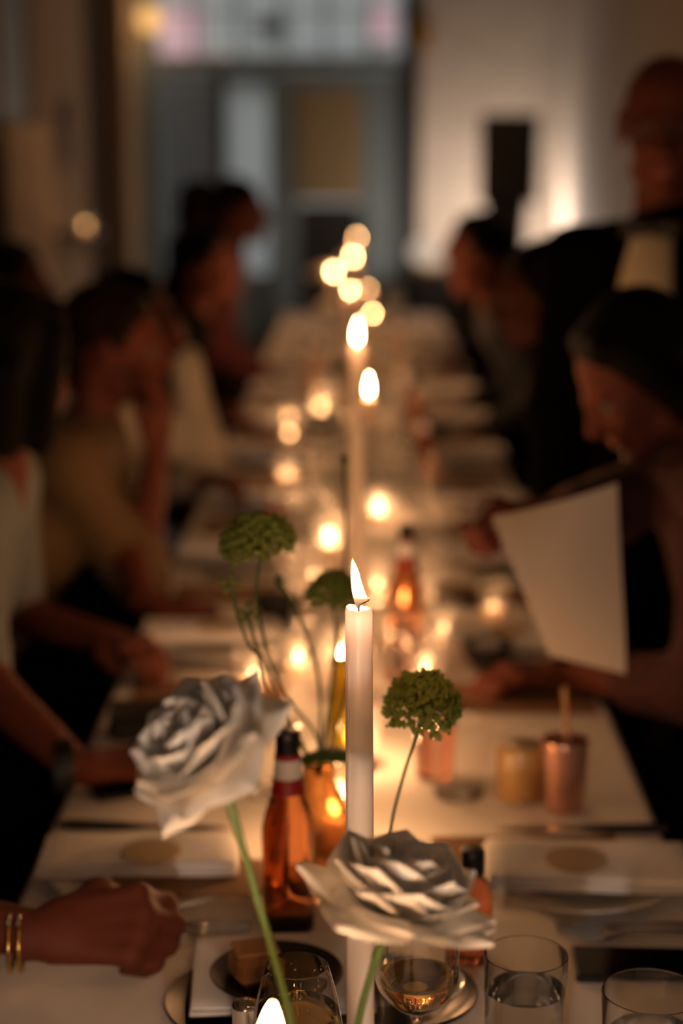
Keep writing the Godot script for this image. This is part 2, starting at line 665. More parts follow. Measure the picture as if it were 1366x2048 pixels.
	cu2.sheet(40, 14, func(u, w):
		var pinch := 1.0 - 0.55 * exp(-pow((w - 0.42) / 0.16, 2.0))
		return Vector3(LX + 0.08 + 0.04 * sin(u * 30.0), 0.05 + w * 1.65, -7.9 - (u - 0.5) * 0.9 * pinch), 0.006)
	tag(top("linen_curtain", cu2.mesh(), M.linen), "pale linen curtain gathered at its middle against the left wall", "curtain")
	# pale bay window on the left
	var bay := struct("window_3", bx(Vector3(LX + 0.005, 2.25, -7.6), Vector3(0.02, 1.3, 1.7), 0.002), M.slate_paint)
	for k in 3:
		part("frame", bx(Vector3(LX + 0.02, 2.25, -6.9 - k * 0.7), Vector3(0.03, 1.34, 0.05)), M.plaster_tan, bay)
	# an oval mirror on the pier
	var mo := thing("oval_mirror", "small dark oval mirror hanging on the tan pier left of the curtain", "mirror", Vector3(LX + 0.012, 1.66, -9.35))
	var om := MB.new()
	om.lathe([Vector2(0, -0.012), Vector2(0.09, -0.012), Vector2(0.105, 0.0), Vector2(0.10, 0.012), Vector2(0.088, 0.014)], 24)
	var o1 := part("frame", om.mesh(), M.wood, mo)
	o1.rotation.z = -PI / 2
	o1.scale = Vector3(1.8, 1, 1)
	var o2m := MB.new()
	o2m.lathe([Vector2(0, 0.008), Vector2(0.09, 0.008), Vector2(0, 0.009)], 24)
	var o2 := part("glass", o2m.mesh(), M.gunmetal, mo)
	o2.rotation.z = -PI / 2
	o2.scale = Vector3(1.8, 1, 1)

	# wall lamp on the left end pier
	sconce(Vector3(LX + 0.0, 2.40, -12.15), "glowing brass wall lamp with a round amber shade, left of the entrance")
	sconce(Vector3(LX, 2.45, -6.3), "added brass wall lamp with a round amber shade midway along the left wall")  # out-of-frame lamp added to lift the dark room
	sconce(Vector3(RX, 2.45, -6.3), "added brass wall lamp with a round amber shade midway along the right wall", PI)  # its added counterpart, also out of frame
	# dark second lamp right of the entrance
	var s2 := thing("wall_lamp", "unlit brass wall lantern on the dark jamb right of the street door", "wall lamp", Vector3(0.40, 2.36, BZ + 0.01))
	lantern(s2)
	# uplight behind the loudspeaker
	var up := thing("uplight", "small bright uplight on a stand behind the loudspeaker", "lamp", Vector3(0.93, 0, -11.75))
	var ub := MB.new()
	ub.lathe([Vector2(0, 0), Vector2(0.13, 0), Vector2(0.13, 0.015), Vector2(0.02, 0.03), Vector2(0.014, 0.05), Vector2(0.014, 0.92), Vector2(0.0, 0.92)], 20)
	part("stand", ub.mesh(), M.black, up)
	var uh := MB.new()
	uh.lathe([Vector2(0, 0.91), Vector2(0.045, 0.92), Vector2(0.06, 0.98), Vector2(0.056, 0.985), Vector2(0.04, 0.93), Vector2(0, 0.925)], 20)
	part("lamp_head", uh.mesh(), M.black, up)
	var ul := MB.new()
	ul.ball(Vector3(0, 1.02, 0), Vector3(0.05, 0.05, 0.05), 16, 10)
	part("lamp_bulb", ul.mesh(), glow("uplight_glow", Color(1.0, 0.82, 0.68), 1.3), up)
	omni("uplight_light", Vector3(0, 1.02, 0), Color(1.0, 0.80, 0.67), 1.25, 0.03, up)
	# loudspeaker
	var sp := thing("loudspeaker", "black loudspeaker on a black stand before the lit corner", "loudspeaker", Vector3(0.85, 0, -10.75))
	var cab := MB.new()
	var face := [Vector3(-0.17, 0, 0.15), Vector3(0.17, 0, 0.15), Vector3(0.11, 0, -0.15), Vector3(-0.11, 0, -0.15)]
	var lo := []
	var hi := []
	for q in face:
		lo.append(q + Vector3(0, 1.26, 0))
		hi.append(q * Vector3(1.0, 0, 1) + Vector3(0, 1.77, 0))
	var cc := Vector3(0, 1.5, 0)
	cab.flat(lo, cc)
	cab.flat(hi, cc)
	for k in 4:
		cab.flat([lo[k], lo[(k + 1) % 4], hi[(k + 1) % 4], hi[k]], cc)
	var cb := part("cabinet", cab.mesh(), M.rubber, sp)
	part("grille", bx(Vector3(0, 1.515, 0.155), Vector3(0.31, 0.46, 0.012)), M.black, sp)
	var hn := MB.new()
	hn.lathe([Vector2(0, 0), Vector2(0.03, 0.0), Vector2(0.06, 0.012), Vector2(0.062, 0.0), Vector2(0.0, -0.004)], 24, Transform3D(Basis(Vector3.RIGHT, PI / 2), Vector3(0, 1.68, 0.155)))
	hn.lathe([Vector2(0, 0), Vector2(0.08, 0.004), Vector2(0.11, 0.014), Vector2(0.112, 0.0), Vector2(0.0, -0.004)], 24, Transform3D(Basis(Vector3.RIGHT, PI / 2), Vector3(0, 1.44, 0.155)))
	part("driver", hn.mesh(), M.black, cb)
	var st := MB.new()
	st.lathe([Vector2(0, 0.95), Vector2(0.11, 0.95), Vector2(0.13, 1.26), Vector2(0, 1.26)], 20)
	st.lathe([Vector2(0, 0.02), Vector2(0.025, 0.02), Vector2(0.025, 0.96), Vector2(0, 0.96)], 12)
	part("stand_column", st.mesh(), M.black, sp)
	for k in 3:
		var a := TAU * k / 3 + 0.5
		var lg := MB.new()
		lg.tube([Vector3(0, 0.5, 0), Vector3(cos(a) * 0.34, 0.02, sin(a) * 0.34)], [0.012], 8)
		part("leg", lg.mesh(), M.black, sp)
	# sideboard against the end wall with a globe lamp
	var sbd := thing("sideboard", "dark low sideboard against the end wall right of the street door", "sideboard", Vector3(0.62, 0, -12.2))
	part("body", bx(Vector3(0, 0.40, 0), Vector3(0.56, 0.66, 0.40)), M.dark_paint, sbd)
	part("top", bx(Vector3(0, 0.745, 0.005), Vector3(0.60, 0.03, 0.44)), M.wood, sbd)
	for sx in [-1, 1]:
		var dd := part("door", bx(Vector3(sx * 0.14, 0.40, 0.206), Vector3(0.26, 0.60, 0.016)), M.dark_paint, sbd)
		part("knob", bx(Vector3(sx * 0.035, 0.44, 0.222), Vector3(0.016, 0.016, 0.016)), M.brass, dd)
		for sz in [-1, 1]:
			part("leg", bx(Vector3(sx * 0.25, 0.035, sz * 0.17), Vector3(0.04, 0.07, 0.04)), M.dark_paint, sbd)
	var gl := thing("globe_lamp", "dim pale globe lamp on the dark sideboard beside the street door", "lamp", Vector3(0.40, 0.76, -12.15))
	part("base", lathe_mesh([Vector2(0, 0), Vector2(0.06, 0), Vector2(0.05, 0.02), Vector2(0.02, 0.04), Vector2(0, 0.04)], 24), M.brass, gl)
	var gb := MB.new()
	gb.ball(Vector3(0, 0.115, 0), Vector3(0.085, 0.085, 0.085), 20, 12)
	part("lamp_globe", gb.mesh(), glow("globe_glow", Color(1.0, 0.80, 0.62), 0.5), gl)
	omni("globe_light", Vector3(0, 0.115, 0), Color(1.0, 0.76, 0.55), 0.02, 0.05, gl)
	# dim pendants added unseen behind the camera to fill the near end softly
	for k in 2:
		pendant(Vector3(-0.5 + k * 1.1, 2.35, 1.3), ["left of the pair of added cloth pendant lamps over the near end", "right of the pair of added cloth pendant lamps over the near end"][k])

func sconce(at: Vector3, label: String, turn := 0.0) -> void:
	var t := thing("wall_lamp", label, "wall lamp", at, turn)
	var b := MB.new()
	b.lathe([Vector2(0, -0.0), Vector2(0.06, 0.0), Vector2(0.05, 0.02), Vector2(0, 0.025)], 20, Transform3D(Basis(Vector3.FORWARD, PI / 2), Vector3(0.0, -0.12, 0)))
	b.tube([Vector3(0.01, -0.12, 0), Vector3(0.08, -0.16, 0), Vector3(0.13, -0.14, 0), Vector3(0.13, -0.08, 0)], [0.009], 8)
	part("bracket", b.mesh(), M.brass, t)
	var s := MB.new()
	s.ball(Vector3(0.13, 0, 0), Vector3(0.075, 0.085, 0.075), 18, 12)
	part("lamp_shade", s.mesh(), glow("sconce_glow", Color(1.0, 0.52, 0.16), 1.1), t)
	omni("wall_lamp_light", Vector3(0.13, 0, 0), Color(1.0, 0.58, 0.26), 0.10, 0.05, t)

func lantern(t: Node3D) -> void:
	var b := MB.new()
	b.box(Vector3(0, 0, 0.02), Vector3(0.08, 0.16, 0.03))
	b.tube([Vector3(0, 0.06, 0.03), Vector3(0, 0.10, 0.10), Vector3(0, 0.06, 0.14)], [0.008], 8)
	part("bracket", b.mesh(), M.brass, t)
	var c := MB.new()
	c.lathe([Vector2(0, -0.14), Vector2(0.05, -0.13), Vector2(0.07, 0.02), Vector2(0.0, 0.07)], 6, Transform3D(Basis(), Vector3(0, 0, 0.14)))
	part("lantern_body", c.mesh(), M.brass, t)

func pendant(at: Vector3, label: String) -> void:
	var t := thing("added_pendant_lamp", label, "pendant lamp", at, 0.0, "added pendant lamps over the near end")  # unseen lamp added as soft fill from the front
	var c := MB.new()
	c.tube([Vector3(0, 0.12, 0), Vector3(0, RH - at.y, 0)], [0.004], 6)
	part("cord", c.mesh(), M.black, t)
	var s := MB.new()
	s.lathe([Vector2(0.05, 0.16), Vector2(0.06, 0.16), Vector2(0.2, -0.02), Vector2(0.195, -0.02), Vector2(0.05, 0.155)], 28)
	part("lamp_shade", s.mesh(), M.linen, t)
	var b := MB.new()
	b.ball(Vector3(0, 0.02, 0), Vector3(0.05, 0.06, 0.05), 14, 8)
	part("lamp_bulb", b.mesh(), M.get("pendant_glow", glow("pendant_glow", Color(1, 0.7, 0.45), 3.0)), t)
	omni("pendant_fill_light", Vector3(0, 0.02, 0), Color(1.0, 0.80, 0.66), 0.14, 0.05, t)

func outside() -> void:
	struct("ground", bx(Vector3(0, -0.25, -20.0), Vector3(16, 0.2, 14), 0.0), M.pavement)
	var b := thing("street_building", "pale building across the street seen through the glazed entrance", "building", Vector3(-0.9, -0.15, -17.5))
	part("wall", bx(Vector3(0, 3.0, -0.2), Vector3(9.0, 6.0, 0.4), 0.0), M.street, b)
	part("shopfront", bx(Vector3(-0.80, 1.2, 0.06), Vector3(0.68, 2.1, 0.12)), M.street_dark, b)
	part("window", bx(Vector3(0.02, 2.81, 0.03), Vector3(0.28, 0.14, 0.06)), M.street_dark, b)
	part("cornice", bx(Vector3(0, 2.35, 0.08), Vector3(9.0, 0.09, 0.16)), M.street_dark, b)
	var s := part("lit_window", bx(Vector3(-0.86, 2.75, 0.04), Vector3(0.40, 0.50, 0.06)), glow("pink_window", Color(1.0, 0.62, 0.68), 0.55), b)
	s.name = "lit_window"
	part("lit_window", bx(Vector3(1.06, 2.85, 0.04), Vector3(0.22, 0.35, 0.06)), M.pink_window, b)
	var l := AreaLight3D.new()
	l.name = "window_light"
	l.light_color = Color(1.0, 0.8, 0.83)
	l.light_energy = 0.05
	l.area_size = Vector2(0.40, 0.50)
	l.shadow_enabled = true
	b.add_child(l)
	l.position = Vector3(-0.86, 2.75, 0.09)
	l.rotation.y = PI
	var p := thing("parked_scooter", "dark parked scooter on the pavement outside the left window", "scooter", Vector3(-1.75, -0.15, -14.4), 0.5)
	for z in [-0.55, 0.55]:
		var w := MB.new()
		for k in 1:
			w.lathe([Vector2(0.12, -0.05), Vector2(0.22, -0.05), Vector2(0.25, 0.0), Vector2(0.22, 0.05), Vector2(0.12, 0.05), Vector2(0.12, -0.05)], 20, Transform3D(Basis(Vector3.FORWARD, PI / 2), Vector3(0, 0.25, z)))
		part("wheel", w.mesh(), M.rubber, p)
	var bo := MB.new()
	bo.tube([Vector3(0, 0.28, 0.5), Vector3(0, 0.5, 0.42), Vector3(0, 0.35, 0.2), Vector3(0, 0.35, -0.1), Vector3(0, 0.62, -0.3), Vector3(0, 0.6, -0.7)], [0.07, 0.1, 0.1, 0.12, 0.15, 0.1], 12)
	part("body", bo.mesh(), M.street_dark, p)
	var hb := MB.new()
	hb.tube([Vector3(0, 0.3, 0.5), Vector3(0, 1.0, 0.38)], [0.03], 8)
	hb.tube([Vector3(-0.3, 1.02, 0.34), Vector3(0, 1.0, 0.4), Vector3(0.3, 1.02, 0.34)], [0.02], 8)
	part("handlebar", hb.mesh(), M.rubber, p)
	var se := MB.new()
	se.ball(Vector3(0, 0.78, -0.42), Vector3(0.14, 0.06, 0.34), 14, 8)
	part("seat", se.mesh(), M.rubber, p)

# ------------------------------------------------------------------ table
const TX := 0.0
const TW := 0.79
const TZ0 := -0.30
const TZ1 := -9.15
const TY := 0.75

func table() -> void:
	var t := thing("dining_table", "long banquet table running the length of the room under the white cloth", "table", Vector3(-0.01, 0, 0))
	part("tabletop", bx(Vector3(0, TY - 0.022, (TZ0 + TZ1) / 2), Vector3(TW - 0.01, 0.036, TZ0 - TZ1 - 0.01)), M.wood, t)
	for k in 6:
		for s in [-1, 1]:
			part("leg", bx(Vector3(s * 0.30, 0.355, TZ0 - 0.2 - k * 1.69), Vector3(0.06, 0.71, 0.06)), M.wood, t)
	var b := MB.new()
	var zn := 120
	var prof := []          # across the table: hem, edge, top, edge, hem
	for k in 7:
		prof.append([-1, k / 6.0])
	for k in 9:
		prof.append([0, -1.0 + 2.0 * k / 8.0])
	for k in 7:
		prof.append([1, 1.0 - k / 6.0])
	var f := func(u, w):
		var z: float = lerpf(TZ1, TZ0, w)
		var p = prof[int(round(u * (prof.size() - 1)))]
		var hw := TW / 2 + 0.004
		if p[0] == 0:
			var e: float = absf(p[1])
			return Vector3(-0.01 + p[1] * (hw - 0.006), TY - (0.002 if e > 0.99 else 0.0), z)
		var d: float = 1.0 - p[1]
		var fold := (sin(z * 9.0 + p[0]) + 0.5 * sin(z * 21.0 + 2.0 * p[0])) * 0.018 * d
		return Vector3(-0.01 + p[0] * (hw + 0.004 + 0.03 * d + fold), TY - 0.006 - 0.30 * d, z)
	b.sheet(prof.size() - 1, zn, f, 0.0015)
	tag(top("tablecloth", b.mesh(), M.cloth), "white linen cloth covering the whole long banquet table", "tablecloth")

# ------------------------------------------------------------------ tableware
const TOP := TY + 0.0015

func lathe_mesh(p: Array, segs := 32) -> ArrayMesh:
	var b := MB.new()
	b.lathe(p, segs)
	return b.mesh()

func plate_parts(t: Node3D, r: float, m: Material) -> void:
	part("dish", lathe_mesh([Vector2(0, 0), Vector2(r * 0.58, 0), Vector2(r * 0.60, 0.003), Vector2(r * 0.68, 0.006), Vector2(r, 0.018), Vector2(r + 0.001, 0.020), Vector2(r - 0.001, 0.0215), Vector2(r * 0.68, 0.010), Vector2(r * 0.6, 0.006), Vector2(0, 0.006)], 48), m, t)

# a folded napkin: layers one on another, each fold rounded at one side
func napkin_parts(t: Node3D, sx: float, sz: float, layers: int, lift: float, bend := 0.0) -> void:
	for k in layers:
		var b := MB.new()
		var inset := 0.004 * k
		var y := lift + 0.0055 * k
		b.sheet(12, 8, func(u, w):
			var x: float = (u - 0.5) * (sx - inset)
			var z: float = (0.5 - w) * (sz - inset * 1.5)
			return Vector3(x, y + 0.0045 + bend * x * x + 0.0012 * sin(x * 40.0 + k) * cos(z * 33.0 + k * 2.0), z), 0.0048)
		part("fold", b.mesh(), M.napkin, t)

func sheet_slab(sx: float, sz: float, y: float, curl: float, thick: float) -> ArrayMesh:
	var b := MB.new()
	b.sheet(10, 6, func(u, w):
		var x: float = (u - 0.5) * sx
		return Vector3(x, y + thick + curl * x * x, (0.5 - w) * sz), thick)
	return b.mesh()

func fork_mesh() -> ArrayMesh:
	var b := MB.new()
	# handle along x, tines towards +x
	b.sheet(20, 2, func(u, w):
		var x: float = -0.10 + 0.15 * u
		var hw: float = lerpf(0.008, 0.0035, clampf(u * 1.6, 0, 1)) + 0.008 * pow(clampf((u - 0.75) / 0.25, 0, 1), 2.0)
		return Vector3(x, 0.008 + 0.006 * sin(u * 3.0), -(w - 0.5) * 2.0 * hw), 0.003)
	for k in 4:
		var z := -0.0095 + k * 0.0063
		b.tube([Vector3(0.048, 0.009, z), Vector3(0.07, 0.0055, z), Vector3(0.10, 0.011, z * 0.95)], [0.0018, 0.0017, 0.0009], 6)
	return b.mesh()

func knife_mesh() -> ArrayMesh:
	var b := MB.new()
	b.sheet(24, 2, func(u, w):
		var x: float = 0.0 + 0.115 * u
		var hw: float = 0.010 * (1.0 - pow(u, 5.0)) + 0.0005
		return Vector3(x, 0.0055 + 0.001 * w, -(w - 0.5) * 2.0 * hw), 0.002)
	return b.mesh()

func knife(called: String, label: String, at: Vector3, turn: float) -> Node3D:
	var t := thing(called, label, "knife", at, turn, "table knives")
	part("blade", knife_mesh(), M.steel, t)
	var b := MB.new()
	b.tube([Vector3(-0.11, 0.008, 0), Vector3(-0.09, 0.008, 0), Vector3(-0.03, 0.007, 0), Vector3(0.004, 0.006, 0)], [0.004, 0.0075, 0.0065, 0.0045], 10)
	part("handle", b.mesh(), M.gunmetal, t)
	return t

func wine_profile(h: float, rr: float, rb: float, yb: float, bowl0: float) -> Array:
	# outside from the foot to the rim, then down the inside
	var o := [Vector2(0, 0), Vector2(0.036, 0), Vector2(0.0365, 0.0012), Vector2(0.02, 0.0035), Vector2(0.007, 0.007), Vector2(0.0042, 0.018), Vector2(0.0038, bowl0 - 0.012), Vector2(0.0065, bowl0 - 0.003)]
	var bowl := []
	for k in 15:
		var s := k / 14.0
		var y := lerpf(bowl0, h, s)
		var r := 0.0
		if y < yb:
			r = rb * pow(sin(PI / 2 * clampf((y - bowl0 + 0.003) / (yb - bowl0 + 0.003), 0, 1)), 0.62)
		else:
			r = lerpf(rb, rr, pow((y - yb) / (h - yb), 1.6))
		bowl.append(Vector2(r, y))
	o.append_array(bowl)
	var thick := 0.0011
	o.append(Vector2(rr - thick / 2, h + 0.0006))
	for k in range(14, 0, -1):
		o.append(Vector2(maxf(bowl[k].x - thick, 0.0), bowl[k].y - (0.0 if k > 4 else 0.0008)))
	o.append(Vector2(0, bowl0 + 0.0025))
	return o

func bowl_radius(profile: Array, y: float) -> float:
	# inner radius at a height
	var best := 0.0
	for k in range(profile.size() - 1, 24, -1):
		var a: Vector2 = profile[k]
		var b: Vector2 = profile[k - 1]
		if y >= a.y and y <= b.y:
			best = lerpf(a.x, b.x, (y - a.y) / maxf(b.y - a.y, 1e-6))
	return best

func liquid(profile: Array, y0: float, y1: float) -> ArrayMesh:
	var p := [Vector2(0, y0)]
	for k in 13:
		var y := lerpf(y0 + 0.0004, y1, k / 12.0)
		p.append(Vector2(maxf(bowl_radius(profile, y) - 0.00015, 0.0005), y))
	p.append(p[-1] + Vector2(-0.0006, 0.0))
	p.append(p[-1])
	p.append(Vector2(0, y1 - 0.0002))
	return lathe_mesh(p, 40)

func tumbler_profile(r0: float, r1: float, h: float, base: float) -> Array:
	var w := 0.0016
	return [Vector2(0, 0.0), Vector2(r0 - 0.002, 0.0), Vector2(r0, 0.002), Vector2(lerpf(r0, r1, 0.5), h * 0.5), Vector2(r1, h - 0.0008), Vector2(r1 - w / 2, h), Vector2(r1 - w, h - 0.0008),
		Vector2(lerpf(r0, r1, 0.5) - w, h * 0.5), Vector2(r0 - w, base + 0.002), Vector2(r0 - w - 0.003, base), Vector2(0, base)]

func tumbler_water(r0: float, r1: float, h: float, base: float, level: float) -> ArrayMesh:
	var w := 0.00175
	var a := lerpf(r0, r1, level / h) - w
	return lathe_mesh([Vector2(0, base + 0.0002), Vector2(r0 - w - 0.003, base + 0.0002), Vector2(r0 - w, base + 0.0024), Vector2(a, level), Vector2(a - 0.0012, level - 0.0008), Vector2(a - 0.0012, level - 0.0008), Vector2(0, level - 0.001)], 40)

func bottle_parts(t: Node3D, glass: Material, foil: bool) -> void:
	var o := [Vector2(0, 0), Vector2(0.027, 0), Vector2(0.030, 0.004), Vector2(0.0305, 0.02), Vector2(0.0305, 0.118), Vector2(0.0295, 0.13), Vector2(0.025, 0.147), Vector2(0.019, 0.165), Vector2(0.0155, 0.185), Vector2(0.0135, 0.215), Vector2(0.0130, 0.228), Vector2(0.0145, 0.230), Vector2(0.0145, 0.238), Vector2(0.0125, 0.240), Vector2(0.0, 0.240)]
	part("glass_body", lathe_mesh(o, 36), glass, t)
	part("base_tint", lathe_mesh([Vector2(0, 0.001), Vector2(0.0265, 0.001), Vector2(0.0285, 0.005), Vector2(0.0285, 0.014), Vector2(0, 0.02)], 30), M.black, t)
	part("cap_foil" if foil else "mouth", lathe_mesh([Vector2(0.0137, 0.216), Vector2(0.0137, 0.229), Vector2(0.0152, 0.231), Vector2(0.0150, 0.2385), Vector2(0.012, 0.2408), Vector2(0, 0.2408)], 30), M.black, t)
	if foil:
		part("neck_label", lathe_mesh([Vector2(0.0196, 0.168), Vector2(0.0178, 0.176), Vector2(0.0166, 0.186), Vector2(0.0166, 0.186), Vector2(0.0164, 0.1862)], 30), M.label_red, t)
		part("neck_band", lathe_mesh([Vector2(0.0166, 0.186), Vector2(0.0157, 0.196), Vector2(0.0149, 0.208), Vector2(0.0147, 0.208)], 30), M.label_white, t)
		part("neck_trim", lathe_mesh([Vector2(0.0149, 0.208), Vector2(0.0145, 0.214), Vector2(0.0143, 0.214)], 30), M.label_red, t)

func flame_mesh(h: float, r: float, lean := 0.0) -> ArrayMesh:
	var pts := []
	var rad := []
	for k in 13:
		var s := k / 12.0
		pts.append(Vector3(lean * s * s, h * s, 0))
		rad.append(maxf(r * pow(sin(PI * pow(s, 0.62)), 0.85) + 0.0002, 0.0003))
	var b := MB.new()
	b.tube(pts, rad, 14)
	return b.mesh()

# a candle with wick, flame and its light; the base of the wax is at the thing's origin
func candle_parts(t: Node3D, h: float, r: float, fh: float, fr: float, energy: float, lean := 0.0, taper := 0.0, low := false) -> void:
	part("wax", lathe_mesh([Vector2(0, 0), Vector2(r + taper, 0), Vector2(r + taper, 0), Vector2(r, h - 0.02), Vector2(r, h - 0.003), Vector2(r - 0.001, h - 0.0005), Vector2(r - 0.002, h - 0.001), Vector2(r * 0.5, h - 0.0035), Vector2(0, h - 0.004)], 24), M.wax, t)
	var w := MB.new()
	w.tube([Vector3(0, h - 0.005, 0), Vector3(0.0, h + 0.004, 0), Vector3(0.002, h + 0.009, 0)], [0.0009], 6)
	part("wick", w.mesh(), M.wick, t)
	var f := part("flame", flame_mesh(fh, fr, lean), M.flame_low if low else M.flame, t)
	f.position.y = h + 0.003
	if h > 0.1:
		omni("added_wax_glow", Vector3(0, h - 0.010, 0), Color(1.0, 0.52, 0.30), 0.0005, 0.004, t)  # light added inside the wax for the glow below the flame
	omni("candle_light", Vector3(lean * 0.25, h + 0.003 + fh * 0.45, 0), CANDLE, energy, minf(fr, 0.01), t)

func candlestick(at: Vector3, h: float, label: String, r := 0.0125) -> void:
	var t := thing("candlestick", label, "candlestick", at, 0.0, "brass candlesticks down the middle of the table")
	part("base", lathe_mesh([Vector2(0, 0), Vector2(0.045, 0), Vector2(0.046, 0.003), Vector2(0.03, 0.008), Vector2(0.008, 0.012), Vector2(0, 0.012)], 30), M.brass, t)
	part("shaft", lathe_mesh([Vector2(0, 0.010), Vector2(0.0075, 0.010), Vector2(0.006, h * 0.5), Vector2(0.0075, h - 0.028), Vector2(0, h - 0.028)], 16), M.brass, t)
	part("socket", lathe_mesh([Vector2(0, h - 0.03), Vector2(0.008, h - 0.03), Vector2(r + 0.004, h - 0.02), Vector2(r + 0.004, h), Vector2(r + 0.002, h), Vector2(r + 0.002, h - 0.017), Vector2(0, h - 0.018)], 24), M.brass, t)

func taper(x: float, z: float, top_y: float, label: String, energy: float, fh := 0.036, fr := 0.0052, stick := 0.10, r := 0.0125) -> void:
	candlestick(Vector3(x, TOP, z), stick, "candlestick of the " + label, r)
	var t := thing("taper_candle", label, "candle", Vector3(x, TOP + stick - 0.0175, z), 0.0, "lit white taper candles")
	candle_parts(t, top_y - TOP - stick + 0.0175, r, fh, fr, energy, rng.randf_range(-0.003, 0.003), 0.0006)

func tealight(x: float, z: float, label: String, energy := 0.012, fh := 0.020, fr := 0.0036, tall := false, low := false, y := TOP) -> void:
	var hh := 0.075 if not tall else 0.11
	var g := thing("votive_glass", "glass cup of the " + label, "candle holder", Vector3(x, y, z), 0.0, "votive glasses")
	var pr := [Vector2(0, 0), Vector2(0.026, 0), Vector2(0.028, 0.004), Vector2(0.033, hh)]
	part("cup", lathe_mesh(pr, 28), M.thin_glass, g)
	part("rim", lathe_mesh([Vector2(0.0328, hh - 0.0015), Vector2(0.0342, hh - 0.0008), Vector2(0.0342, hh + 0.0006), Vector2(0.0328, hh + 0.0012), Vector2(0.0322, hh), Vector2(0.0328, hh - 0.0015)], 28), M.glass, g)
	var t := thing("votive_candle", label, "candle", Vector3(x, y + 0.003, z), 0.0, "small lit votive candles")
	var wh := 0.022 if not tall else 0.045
	candle_parts(t, wh, 0.020, fh, fr, energy, 0.0, 0.0, low)

